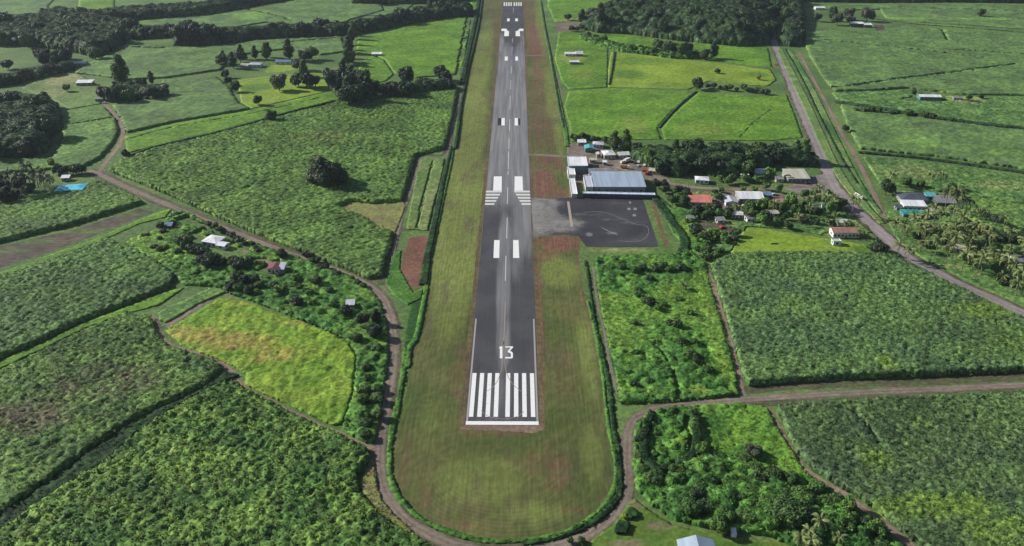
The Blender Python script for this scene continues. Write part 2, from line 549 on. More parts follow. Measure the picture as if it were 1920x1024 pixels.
M['ditch'] = veg('wet ditch floor', (.030, .030, .028), (.045, .040, .034), None, big=.1, fine=.6, var=.4)
M['concrete'] = plain('concrete', (.42, .40, .37), .85, .2, scale=.6)


M['yard'] = veg('yard dirt', (.150, .122, .098), (.200, .165, .135), (.240, .205, .168), big=.08, fine=.4, var=.5, rndv=.2, bump=.4)


def runway_mat():
    m, nt, b = _nodes('runway asphalt'); k = N(nt)
    p = k.pos()
    new = k.mix(k.ramp(k.noise(p, .05, 3), .35, .65), (.050, .051, .058), (.066, .067, .074))
    old = k.mix(k.ramp(k.noise(k.pos((.45, .010, 1)), 1.0, 3, .6), .33, .67), (.140, .140, .152), (.215, .214, .214))
    mk = k.attr('mask')
    mk = k.math('ADD', mk, k.math('MULTIPLY', k.math('SUBTRACT', k.noise(k.pos((.4, .03, 1)), 1.0, 3), .5), .7))
    col = k.mix(k.ramp(mk, .1, 1.0), new, old)
    streak = k.ramp(k.noise(k.pos((1.6, .012, 1)), 1.0, 3, .7), .3, .7, .92, 1.10)
    col = k.scale(col, k.math('MULTIPLY', streak, k.ramp(k.noise(p, 1.2, 3), .3, .7, .93, 1.07)))
    # rubber laid down along the wheel tracks
    k.l(col, b.inputs['Base Color'])
    b.inputs['Roughness'].default_value = .85
    b.inputs['Specular IOR Level'].default_value = .2
    return m


def paint_mat(name, c, wear):
    m, nt, b = _nodes(name); k = N(nt)
    p = k.pos()
    f = k.ramp(k.noise(p, 1.1, 5, .7), .52, .80, 0, wear)
    k.l(k.mix(f, c, (.17, .17, .17)), b.inputs['Base Color'])
    b.inputs['Roughness'].default_value = .7
    return m


M['runway'] = runway_mat()
M['paint'] = paint_mat('white paint', (.74, .75, .74), .75)
M['paint_worn'] = paint_mat('worn white paint', (.22, .22, .22), .9)
M['paint_edge'] = paint_mat('edge line paint', (.30, .29, .28), .7)
M['paint_mid'] = paint_mat('faded paint', (.58, .58, .55), .6)
M['paint_yellow'] = paint_mat('faded yellow paint', (.26, .215, .15), .75)
M['paint_pink'] = paint_mat('hold line paint', (.34, .27, .24), .6)
# trees
M['leaf_dark'] = leafmat('dark leaves', (.025, .055, .024), (.050, .090, .034))
M['leaf_mid'] = leafmat('leaves', (.042, .100, .024), (.092, .172, .038))
M['leaf_bright'] = leafmat('bright leaves', (.070, .160, .028), (.120, .230, .042))
M['leaf_grey'] = leafmat('grey leaves', (.055, .075, .042), (.090, .110, .060))
M['leaf_pale'] = leafmat('pale leaves', (.160, .190, .090), (.220, .230, .130))
M['leaf_yellow'] = leafmat('yellow leaves', (.260, .300, .020), (.340, .360, .040))
M['palm'] = leafmat('palm fronds', (.095, .145, .040), (.215, .250, .095), rough=.6, spec=.2)
M['palm_grey'] = leafmat('dull palm fronds', (.040, .060, .038), (.075, .098, .062), rough=.7, spec=.1)
M['bark'] = plain('bark', (.11, .085, .06), .9, .1, scale=3)
M['palmbark'] = plain('palm bark', (.20, .17, .14), .9, .1, scale=3)
# buildings
M['r_bluegrey'] = roofmat('blue grey roof', (.31, .385, .48), (.34, .40, .49))
M['r_white'] = roofmat('white roof', (.74, .76, .78), (.60, .62, .64))
M['r_bluewhite'] = roofmat('blue white roof', (.58, .66, .78), (.50, .56, .66))
M['r_pale'] = roofmat('pale green roof', (.52, .58, .54), (.42, .46, .42))
M['r_cream'] = roofmat('cream roof', (.48, .47, .38), (.36, .34, .26))
M['r_red'] = roofmat('faded red roof', (.62, .19, .15), (.66, .30, .24))
M['r_pink'] = roofmat('rusty pink roof', (.38, .20, .18), (.26, .13, .10))
M['r_maroon'] = roofmat('maroon roof', (.24, .05, .07), (.16, .06, .06))
M['r_teal'] = roofmat('teal roof', (.020, .220, .200), (.020, .150, .140))
M['r_aqua'] = roofmat('aqua roof', (.10, .40, .44), (.08, .32, .34))
M['r_blue'] = roofmat('bright blue roof', (.08, .56, .76), (.14, .62, .76))
M['r_navy'] = roofmat('dull blue roof', (.12, .20, .32), (.20, .28, .38))
M['r_grey'] = roofmat('grey roof', (.24, .25, .27), (.17, .16, .16))
M['r_dark'] = roofmat('dark slate roof', (.070, .080, .110), (.10, .10, .12))
M['r_lilac'] = roofmat('pale lilac roof', (.52, .53, .62), (.42, .43, .50))
M['w_white'] = plain('white wall', (.66, .65, .62), .8, .2)
M['w_cream'] = plain('cream wall', (.52, .47, .38), .8, .2)
M['w_grey'] = plain('grey wall', (.30, .30, .30), .8, .2)
M['w_dark'] = plain('dark wall', (.080, .090, .100), .8, .2)
M['w_teal'] = plain('teal wall', (.10, .22, .24), .8, .2)
M['glass'] = plain('window glass', (.030, .040, .050), .15, .5, var=.1)
M['door'] = plain('door', (.16, .11, .08), .6, .3)
M['metal'] = plain('galvanised metal', (.42, .43, .44), .4, .5, metallic=.6)
M['timber'] = plain('weathered wood', (.20, .16, .12), .85, .2)
M['tyre'] = plain('tyre', (.02, .02, .02), .8, .2)
M['lamp_glass'] = plain('lamp glass', (.7, .7, .68), .2, .5)


def carpaint(name, c):
    m, nt, b = _nodes(name); k = N(nt)
    k.l(k.scale(k.mix(k.ramp(k.noise(k.pos(), 2.0, 3), .5, .8), c, tuple(v * .8 + .02 for v in c)), 1.0), b.inputs['Base Color'])
    b.inputs['Roughness'].default_value = .3
    b.inputs['Coat Weight'].default_value = .4
    return m


M['car_white'] = carpaint('white car paint', (.78, .78, .78))
M['car_silver'] = carpaint('silver car paint', (.45, .46, .48))
M['car_red'] = carpaint('red car paint', (.45, .03, .03))
M['car_dark'] = carpaint('dark car paint', (.04, .045, .06))
M['car_orange'] = carpaint('orange paint', (.60, .26, .08))
# ------------------------------------------------------------------ trees
def tube(path, radii, sides=7):
    V, Fc = [], []
    n = len(path)
    for i, (p, r) in enumerate(zip(path, radii)):
        a = Vector(path[max(0, i - 1)]); b = Vector(path[min(n - 1, i + 1)])
        t = (b - a).normalized()
        u = t.orthogonal().normalized(); v = t.cross(u)
        for k in range(sides):
            an = 2 * math.pi * k / sides
            V.append(tuple(Vector(p) + (u * math.cos(an) + v * math.sin(an)) * r))
    for i in range(n - 1):
        for k in range(sides):
            k2 = (k + 1) % sides
            Fc.append([i * sides + k, i * sides + k2, (i + 1) * sides + k2, (i + 1) * sides + k])
    return V, Fc


def trunk_mesh(h, r, limbs, rng, lean=0.0):
    V, Fc = [], []

    def add(path, radii, sides=7):
        v, f = tube(path, radii, sides)
        b = len(V); V.extend(v); Fc.extend([[b + i for i in q] for q in f])
    add([(0, 0, -0.3), (0.1 * r, 0, h * .15), (lean * .4, 0, h * .5), (lean, 0, h)], [r * 1.5, r, r * .8, r * .5])
    for i in range(limbs):
        a = 2 * math.pi * i / limbs + rng.uniform(-.4, .4); L = h * rng.uniform(.6, 1.0); z0 = h * rng.uniform(.5, .85)
        dx, dy = math.cos(a), math.sin(a)
        add([(lean * z0 / h, 0, z0), (lean + dx * L * .35, dy * L * .35, z0 + L * .3), (lean + dx * L * .75, dy * L * .75, z0 + L * .75)],
            [r * .5, r * .32, r * .1], 5)
    me = bpy.data.meshes.new('trunk')
    me.from_pydata(V, [], Fc); me.update()
    me.polygons.foreach_set('use_smooth', [True] * len(me.polygons))
    me.materials.append(M['bark'])
    return me


def crown_mesh(lobes, n, leaf, rng, mat, core=True, droop=0.0, up_bias=0.25):
    """leaf clumps scattered over a set of lobes; filler blobs inside take a darker tone, crown shade put into the colour"""
    L = np.array(lobes, float)
    w = L[:, 3] ** 2; w /= w.sum()
    k = rng.choice(len(L), n, p=w)
    d = rng.normal(size=(n, 3)); d[:, 2] += up_bias
    d /= np.linalg.norm(d, axis=1)[:, None]
    rad = L[k, 3] * rng.uniform(0.62, 1.08, n)
    # uneven outline
    P = L[k, :3] + d * rad[:, None] * np.array([1, 1, .8])
    ok = np.ones(n, bool)
    for j in range(len(L)):   # drop leaves buried deep inside another lobe
        q = (P - L[j, :3]) / np.array([1, 1, .8])
        ok &= ~((np.linalg.norm(q, axis=1) < L[j, 3] * .6))
    P = P[ok]; d = d[ok]; n = len(P)
    nrm = d + rng.normal(size=(n, 3)) * .45; nrm[:, 2] += .2
    nrm /= np.linalg.norm(nrm, axis=1)[:, None]
    u = np.cross(nrm, rng.normal(size=(n, 3))); u /= np.linalg.norm(u, axis=1)[:, None]
    v = np.cross(nrm, u)
    s = leaf * rng.uniform(.55, 1.35, n)
    a = P + u * s[:, None]; b = P + v * (s * .7)[:, None] + nrm * (s * .2)[:, None]
    c = P - u * s[:, None]; e = P - v * (s * .7)[:, None] - nrm * (s * .1)[:, None]
    V = np.stack([a, b, c, e], 1).reshape(-1, 3)
    F1 = np.arange(n)[:, None] * 4 + np.array([[0, 1, 2, 3]])
    rn = np.repeat(rng.uniform(0, 1, n), 4)
    faces = [F1]
    if core:
        base = len(V); cv, cf = [], []
        for (x, y, z, r) in lobes:
            rr = r * .74; nb = len(cv)
            for i in range(5):
                ph = math.pi * (i + .5) / 5
                for j in range(8):
                    th = 2 * math.pi * j / 8
                    q = rr * rng.uniform(.8, 1.1)
                    cv.append((x + q * math.sin(ph) * math.cos(th), y + q * math.sin(ph) * math.sin(th), z + q * math.cos(ph) * .8))
            for i in range(4):
                for j in range(8):
                    j2 = (j + 1) % 8
                    cf.append((base + nb + i * 8 + j, base + nb + (i + 1) * 8 + j, base + nb + (i + 1) * 8 + j2, base + nb + i * 8 + j2))
        V = np.concatenate([V, np.array(cv)]); faces.append(np.array(cf)); rn = np.concatenate([rn, np.full(len(cv), .2)])  # low fixed tone darkens the core blobs, inner shade put into the colour
    me = np_mesh('crown', V, faces, attrs={'rnd': rn})
    me.materials.append(M[mat])
    return me


def lobes_round(rng, r, zc, k, flat=.7, spread=.6, rr=(.42, .62)):
    out = [(0, 0, zc, r * .6)]
    for i in range(k):
        a = 2 * math.pi * i / k * 2.4 + rng.uniform(-.4, .4); q = r * spread * rng.uniform(.6, 1.1)
        out.append((math.cos(a) * q, math.sin(a) * q, zc + rng.uniform(-.5, .6) * r * flat, r * rng.uniform(*rr)))
    return out


PROTO = {}


def new_tree(kind, base, trunk, crown):
    r = empty(base, (0, 0, 0))
    t = link('trunk', trunk, None, r)
    c = link('crown', crown, None, r)
    PROTO[kind] = dict(root=r, used=False, t=trunk, c=crown)


def palm_meshes(rng, h, lean, nf, L, mat):
    me_t = bpy.data.meshes.new('trunk')
    v, f = tube([(0, 0, -.3), (lean * .15, 0, h * .35), (lean * .5, 0, h * .7), (lean, 0, h)], [.30, .20, .16, .13], 7)
    me_t.from_pydata(v, [], f); me_t.update(); me_t.materials.append(M['palmbark'])
    V, Q = [], []
    for i in range(nf):
        az = 2 * math.pi * i / nf * 1.618 * 3 + rng.uniform(-.2, .2)
        el = rng.uniform(-.15, 1.15); ln = L * rng.uniform(.8, 1.1)
        dx, dy = math.cos(az), math.sin(az); sx, sy = -dy, dx
        seg = 8
        px, pz, ang = 0.0, 0.0, el
        pts = []
        for s in range(seg + 1):
            pts.append((px, pz)); px += math.cos(ang) * ln / seg; pz += math.sin(ang) * ln / seg; ang -= (.12 + .04 * s) + .05 * rng.uniform()
        for s in range(seg):
            t = s / seg
            w = .85 * math.sin(math.pi * min(1, t * .85 + .14)) ** .6
            for side in (-1, 1):
                for half in (0, 1):
                    x0, z0 = pts[s]; x1, z1 = pts[s + 1]
                    xa = x0 + (x1 - x0) * (half * .5); za = z0 + (z1 - z0) * (half * .5)
                    xb = x0 + (x1 - x0) * (half * .5 + .42); zb = z0 + (z1 - z0) * (half * .5 + .42)
                    tipx = xb + (x1 - x0) * .8; tipz = zb - .38 * w - .1
                    b = len(V)
                    V += [(lean + dx * xa, dy * xa, h + za), (lean + dx * xb, dy * xb, h + zb),
                          (lean + dx * tipx + sx * side * w, dy * tipx + sy * side * w, h + tipz),
                          (lean + dx * (tipx - .25) + sx * side * w * .9, dy * (tipx - .25) + sy * side * w * .9, h + tipz)]
                    Q.append((b, b + 1, b + 2, b + 3))
    me_c = np_mesh('crown', np.array(V), [np.array(Q)], attrs={'rnd': np.repeat(rng.uniform(0, 1, len(Q)), 4)})
    me_c.materials.append(M[mat])
    return me_t, me_c


_r = np.random.default_rng(77)
# every kind is about 10 m tall at scale 1 (shrubs 3 m)
for kind, mat in (('dark', 'leaf_dark'), ('mid', 'leaf_mid'), ('bright', 'leaf_bright'), ('grey', 'leaf_grey'), ('yellow', 'leaf_yellow')):
    new_tree(kind + '_round', 'broadleaf_tree', trunk_mesh(4, .32, 5, _r),
             crown_mesh(lobes_round(_r, 4.4, 4.1, 10, .72), 3100, .42, _r, mat))
for kind, mat in (('dark', 'leaf_dark'), ('mid', 'leaf_mid')):
    new_tree(kind + '_wide', 'spreading_tree', trunk_mesh(4.6, .45, 7, _r),
             crown_mesh(lobes_round(_r, 6.3, 4.7, 14, .3, .72, (.34, .46)), 3900, .45, _r, mat))
    new_tree(kind + '_tall', 'tall_tree', trunk_mesh(6, .3, 6, _r),
             crown_mesh([(0, 0, 9.0, 1.7), (.9, .3, 7.2, 2.0), (-1.1, .5, 6.0, 2.3), (.6, -1.1, 4.7, 2.4), (-.7, .9, 3.4, 2.4), (1.3, 1, 4.2, 2.0), (.2, -.2, 2.4, 2.1)],
                        2400, .38, _r, mat))
for kind, mat in (('dark', 'leaf_dark'), ('mid', 'leaf_mid'), ('bright', 'leaf_bright'), ('grey', 'leaf_grey')):
    new_tree(kind + '_shrub', 'shrub', trunk_mesh(1.1, .08, 4, _r),
             crown_mesh(lobes_round(_r, 1.75, 1.45, 6, .35, .6, (.4, .6)), 900, .24, _r, mat))
for kind, h, lean, mat in (('palm', 9.0, .9, 'palm'), ('palm_b', 7.0, -1.3, 'palm'), ('palm_c', 10.5, .4, 'palm'),
                           ('palm_grey', 8.0, .8, 'palm_grey'), ('palm_grey_b', 6.5, -1, 'palm_grey')):
    t_, c_ = palm_meshes(_r, h, lean, 20, 5.4, mat)
    new_tree(kind, 'coconut_palm', t_, c_)
t_, c_ = palm_meshes(_r, 1.9, .3, 10, 2.6, 'leaf_bright')
new_tree('banana', 'banana_plant', t_, c_)


def tree(kind, px, py, s, label, group=None, cat=None, rz=None, sz=None, zoff=0.0, raw=False):
    P = PROTO[kind]
    if not P['used']:
        o = P['root']; P['used'] = True
    else:
        o = copy_tree(P['root'])
    x, y = G(px, py)
    o.location = (x, y, zoff)
    if y > 480 and not raw: s *= 1.4; sz = (sz or 1) * 1.25
    o.rotation_euler = (0, 0, random.uniform(0, 6.28) if rz is None else rz)
    o.scale = (s, s, (sz or 1) * s)
    if cat is None:
        cat = {'coconut_palm': 'palm', 'shrub': 'shrub', 'banana_plant': 'plant'}.get(o.name.split('.')[0], 'tree')
    for k in ('label', 'category', 'group'):
        if k in o: del o[k]
    tag(o, label, cat, group)
    return o


FARS = 1.28


def belt(pts, n, s0, s1, kinds, label, group, jit=6.0, cat=None):
    """trees standing along a line of the photograph, strayed by up to jit metres"""
    L = GP(smooth_line(pts, 5) if len(pts) > 2 else pts)
    seg = np.linalg.norm(np.diff(L, axis=0), axis=1); s = np.concatenate([[0], np.cumsum(seg)])
    for i in range(n):
        t = (i + random.uniform(.15, .85)) / n * s[-1]
        x = np.interp(t, s, L[:, 0]) + random.uniform(-1, 1) * jit * .4; y = np.interp(t, s, L[:, 1]) + random.uniform(-1, 1) * jit
        o = tree(random.choice(kinds), 0, 500, random.uniform(s0, s1), label, group, cat, sz=random.uniform(.85, 1.15), raw=True)
        o.location = (x, y, 0)
        if y > 480: o.scale = (o.scale[0] * FARS, o.scale[1] * FARS, o.scale[2] * FARS * 1.25)


def grove(poly, n, s0, s1, kinds, label, group, cat=None, mind=None, zf=None):
    """trees spread over an area"""
    poly = GP(poly); mn = poly.min(0); mx = poly.max(0); pts = []
    area = 0.5 * abs(sum(poly[i][0] * poly[(i + 1) % len(poly)][1] - poly[(i + 1) % len(poly)][0] * poly[i][1] for i in range(len(poly))))
    md = (mind or math.sqrt(area / n) * .72)
    tries = 0
    while len(pts) < n and tries < n * 200:
        tries += 1
        x, y = random.uniform(mn[0], mx[0]), random.uniform(mn[1], mx[1])
        if not inside(np.array([x]), np.array([y]), poly)[0]: continue
        if any((x - a) ** 2 + (y - b) ** 2 < md * md for a, b in pts): continue
        pts.append((x, y))
    for x, y in pts:
        o = tree(random.choice(kinds), 0, 500, random.uniform(s0, s1), label, group, cat, sz=random.uniform(.85, 1.2), raw=True)
        o.location = (x, y, zf(x, y) if zf else 0)
        if y > 480: o.scale = (o.scale[0] * FARS, o.scale[1] * FARS, o.scale[2] * FARS * 1.25)


# ------------------------------------------------------------------ building blocks
class MB:
    def __init__(s): s.v = []; s.f = []

    def box(s, x0, x1, y0, y1, z0, z1):
        b = len(s.v)
        s.v += [(x0, y0, z0), (x1, y0, z0), (x1, y1, z0), (x0, y1, z0), (x0, y0, z1), (x1, y0, z1), (x1, y1, z1), (x0, y1, z1)]
        s.f += [[b + i for i in q] for q in ((0, 3, 2, 1), (4, 5, 6, 7), (0, 1, 5, 4), (1, 2, 6, 5), (2, 3, 7, 6), (3, 0, 4, 7))]
        return s

    def prism(s, pts, y0, y1):
        """profile in x-z pushed along y"""
        b = len(s.v); n = len(pts)
        s.v += [(p[0], y0, p[1]) for p in pts] + [(p[0], y1, p[1]) for p in pts]
        s.f.append([b + i for i in range(n)]); s.f.append([b + n + i for i in reversed(range(n))])
        for i in range(n):
            j = (i + 1) % n
            s.f.append([b + j, b + i, b + n + i, b + n + j])
        return s

    def tube(s, path, radii, sides=10):
        v, f = tube(path, radii, sides)
        b = len(s.v); s.v += v; s.f += [[b + i for i in q] for q in f]
        n = len(path)
        s.f.append([b + i for i in range(sides)][::-1]); s.f.append([b + (n - 1) * sides + i for i in range(sides)])
        return s

    def poly(s, pts):
        b = len(s.v); s.v += list(pts); s.f.append([b + i for i in range(len(pts))])
        return s

    def build(s, name, mat, parent=None, bevel=0.0):
        me = bpy.data.meshes.new(name)
        me.from_pydata(s.v, [], s.f); me.update()
        import bmesh
        bm = bmesh.new(); bm.from_mesh(me)
        bmesh.ops.recalc_face_normals(bm, faces=bm.faces)
        if bevel > 0:
            bmesh.ops.bevel(bm, geom=list(bm.edges), offset=bevel, segments=2, affect='EDGES', clamp_overlap=True)
        bm.to_mesh(me); bm.free()
        return link(name, me, M[mat] if isinstance(mat, str) else mat, parent)


def house(base, label, px, py, w, d, h, rot, roof, wall, style='gable', pitch=.28, over=.5, nwin=3, cat='house', group=None,
          porch=None, along='x', chimney=False, slope=1):
    """px, py: where the middle of the front wall's foot shows. w along local x, d along local y"""
    x, y = G(px, py)
    r = math.radians(rot)
    root = empty(base, (x - math.sin(r) * d / 2 * 1, y + math.cos(r) * d / 2, 0), r)
    tag(root, label, cat, group)
    hw, hd = w / 2, d / 2
    t = .14
    m = MB()
    rise = (hd if along == 'x' else hw) * 2 * pitch / (1 if style == 'shed' else 2)
    if style == 'gable':
        if along == 'x':   # ridge along x
            prof = [(-hd, -.2), (hd, -.2), (hd, h), (0, h + rise), (-hd, h)]
            m.prism(prof, -hw, hw)
            m.v = [(-q[1], q[0], q[2]) for q in m.v]
        else:
            m.prism([(-hw, -.2), (hw, -.2), (hw, h), (0, h + rise), (-hw, h)], -hd, hd)
    elif style == 'shed':
        m.prism([(-hd, -.2), (hd, -.2), (hd, h + rise), (-hd, h)] if slope > 0 else [(-hd, -.2), (hd, -.2), (hd, h), (-hd, h + rise)], -hw, hw)
        m.v = [(-q[1], q[0], q[2]) for q in m.v]
    else:
        m.box(-hw, hw, -hd, hd, -.2, h)
    wl = m.build('wall', wall, root)
    R = MB()
    o = over
    if style == 'gable':
        a, b = (hd, hw) if along == 'x' else (hw, hd)
        k = rise / a
        up = .03
        prof = [(-a - o, h - k * o + up), (0, h + rise + up), (a + o, h - k * o + up), (a + o, h - k * o + t + up), (0, h + rise + t + up), (-a - o, h - k * o + t + up)]
        R.prism(prof, -b - o, b + o)
        if along == 'x': R.v = [(-q[1], q[0], q[2]) for q in R.v]
    elif style == 'shed':
        k = rise / (2 * hd) * (1 if slope > 0 else -1); zf = h if slope > 0 else h + rise; zb = h + rise if slope > 0 else h
        prof = [(-hd - o, zf - k * o + .03), (hd + o, zb + k * o + .03), (hd + o, zb + k * o + .03 + t), (-hd - o, zf - k * o + .03 + t)]
        R.prism(prof, -hw - o, hw + o); R.v = [(-q[1], q[0], q[2]) for q in R.v]
    elif style == 'hip':
        s = min(hw, hd) * .95; z0 = h + .02; z1 = h + rise
        V = [(-hw - o, -hd - o, z0), (hw + o, -hd - o, z0), (hw + o, hd + o, z0), (-hw - o, hd + o, z0),
             (-hw - o, -hd - o, z0 + t), (hw + o, -hd - o, z0 + t), (hw + o, hd + o, z0 + t), (-hw - o, hd + o, z0 + t)]
        if hw >= hd: V += [(-hw + s, 0, z1 + t), (hw - s, 0, z1 + t)]
        else: V += [(0, -hd + s, z1 + t), (0, hd - s, z1 + t)]
        b = len(R.v); R.v += V
        Fq = [(3, 2, 1, 0), (0, 1, 5, 4), (1, 2, 6, 5), (2, 3, 7, 6), (3, 0, 4, 7)]
        Fq += [(4, 5, 9, 8), (6, 7, 8, 9), (5, 6, 9), (7, 4, 8)] if hw >= hd else [(5, 6, 9, 8), (7, 4, 8, 9), (4, 5, 8), (6, 7, 9)]
        R.f += [list(q) for q in Fq]
    elif style == 'flat':
        R.box(-hw - o, hw + o, -hd - o, hd + o, h + .02, h + .02 + t)
        # parapet rim
        for bx in ((-hw - o, hw + o, -hd - o, -hd - o + .25), (-hw - o, hw + o, hd + o - .25, hd + o), (-hw - o, -hw - o + .25, -hd - o + .25, hd + o - .25), (hw + o - .25, hw + o, -hd - o + .25, hd + o - .25)):
            R.box(bx[0], bx[1], bx[2], bx[3], h + .02 + t, h + .02 + t + .3)
    rf = R.build('roof', roof, root)
    if nwin:
        for i in range(nwin):
            if i == nwin // 2 and nwin > 1:
                MB().box(-.45 + w * ((i + .5) / nwin - .5), .45 + w * ((i + .5) / nwin - .5), -hd - .05, -hd + .02, -.1, 2.05).build('door', 'door', root)
                continue
            cx = w * ((i + .5) / nwin - .5); ww = min(.8, w / nwin * .3)
            f = MB().box(cx - ww - .08, cx + ww + .08, -hd - .05, -hd + .02, .9, 2.2).build('window', 'w_white' if wall != 'w_white' else 'w_cream', root)
            MB().box(cx - ww, cx + ww, -hd - .08, -hd - .02, .98, 2.12).build('pane', 'glass', f)
        for sx in (-1, 1):
            f = MB().box(sx * hw - .05, sx * hw + .05, -.9, .9, .9, 2.2).build('window', 'w_white' if wall != 'w_white' else 'w_cream', root)
            MB().box(sx * hw - .08, sx * hw + .08, -.8, .8, .98, 2.12).build('pane', 'glass', f)
    if porch:
        pd, pmat = porch
        p = MB().prism([(-hd - pd, h - .55), (-hd - .02, h - .2), (-hd - .02, h - .08), (-hd - pd, h - .43)], -hw, hw)
        p.v = [(-q[1], q[0], q[2]) for q in p.v]
        pr = p.build('porch_roof', pmat, root)
        k = max(2, int(w / 3.5) + 1)
        for i in range(k):
            cx = -hw + .2 + (w - .4) * i / (k - 1)
            MB().box(cx - .08, cx + .08, -hd - pd + .1, -hd - pd + .26, -.1, h - .52).build('post', 'w_white', root)
    return root


def vehicle(base, label, px, py, rot, body='car_white', kind='car', cat='car', group=None, s=1.0):
    x, y = G(px, py)
    root = empty(base, (x, y, 0.03), math.radians(rot))
    root.scale = (s, s, s)
    tag(root, label, cat, group)
    if kind == 'car':
        prof = [(-2.15, .35), (2.15, .35), (2.2, .75), (1.2, .92), (.55, 1.42), (-1.3, 1.45), (-1.9, .98), (-2.2, .9)]
        L, wd = 2.15, .85
        MB().prism(prof, -wd, wd).build('body', body, root, .05)
        MB().prism([(1.16, .97), (.6, 1.38), (.5, 1.38), (.95, .97)], -.72, .72).build('windscreen', 'glass', root)
        MB().prism([(.5, 1.0), (.3, 1.36), (-1.2, 1.38), (-1.6, 1.0)], -.87, .87).build('side_window', 'glass', root)
        ax = (-1.35, 1.35); wr = .33
    elif kind == 'van':
        prof = [(-2.4, .35), (2.3, .35), (2.35, 1.0), (1.75, 1.15), (1.3, 1.95), (-2.4, 2.0)]
        MB().prism(prof, -.9, .9).build('body', body, root, .06)
        MB().prism([(1.74, 1.2), (1.36, 1.88), (1.26, 1.88), (1.6, 1.2)], -.78, .78).build('windscreen', 'glass', root)
        MB().prism([(1.2, 1.2), (.95, 1.75), (-2.1, 1.8), (-2.1, 1.2)], -.92, .92).build('side_window', 'glass', root)
        ax = (-1.6, 1.5); wr = .35
    else:   # truck
        MB().prism([(1.5, .6), (3.3, .6), (3.35, 1.4), (3.1, 2.4), (1.5, 2.45)], -1.05, 1.05).build('cab', 'car_white', root, .07)
        MB().prism([(3.36, 1.45), (3.14, 2.25), (3.0, 2.25), (3.2, 1.45)], -.9, .9).build('windscreen', 'glass', root)
        MB().box(-3.4, 1.4, -1.12, 1.12, .75, 2.7).build('cargo_box', body, root, .04)
        MB().box(-3.4, 3.1, -.5, .5, .45, .74).build('chassis', 'tyre', root)
        ax = (-2.3, 2.4); wr = .45
    for a in ax:
        for sy in (-1, 1):
            yy = sy * (.78 if kind != 'truck' else .92)
            MB().tube([(a, yy - .11, wr), (a, yy + .11, wr)], [wr, wr], 12).build('wheel', 'tyre', root)
    fx = {'car': 2.17, 'van': 2.31, 'truck': 3.32}[kind]
    for sy in (-.6, .6):
        MB().box(fx - .08, fx + .04, sy - .14, sy + .14, .62 if kind != 'truck' else .9, .78 if kind != 'truck' else 1.1).build('headlight', 'lamp_glass', root)
    return root


def pole(label, px, py, h=9.0, rot=0, group='utility poles', mat='timber'):
    x, y = G(px, py)
    root = empty('utility_pole', (x, y, 0), math.radians(rot))
    tag(root, label, 'utility pole', group)
    MB().tube([(0, 0, -.4), (0, 0, h)], [.16, .11], 8).build('post', mat, root)
    MB().box(-1.1, 1.1, -.06, .06, h - .75, h - .6).build('crossarm', 'timber', root)
    for dx in (-.95, -.35, .35, .95):
        MB().tube([(dx, 0, h - .6), (dx, 0, h - .38)], [.05, .04], 6).build('insulator', 'w_white', root)
    return root
# ------------------------------------------------------------------ the ground
def T(name, label, cat, poly, mat, **k):
    o = sheet(name, poly, M[mat], **k)
    return tag(o, label, cat, kind='stuff')


def S(name, label, cat, poly, mat, **k):
    o = sheet(name, poly, M[mat], **k)
    return tag(o, label, cat, kind='structure')


me = bpy.data.meshes.new('ground')
me.from_pydata([(-3500, -400, 0), (3500, -400, 0), (3500, 6000, 0), (-3500, 6000, 0)], [], [(0, 1, 2, 3)])
tag(link('ground', me, M['ground']), 'green ground between and beyond the cane fields', 'ground', kind='structure')

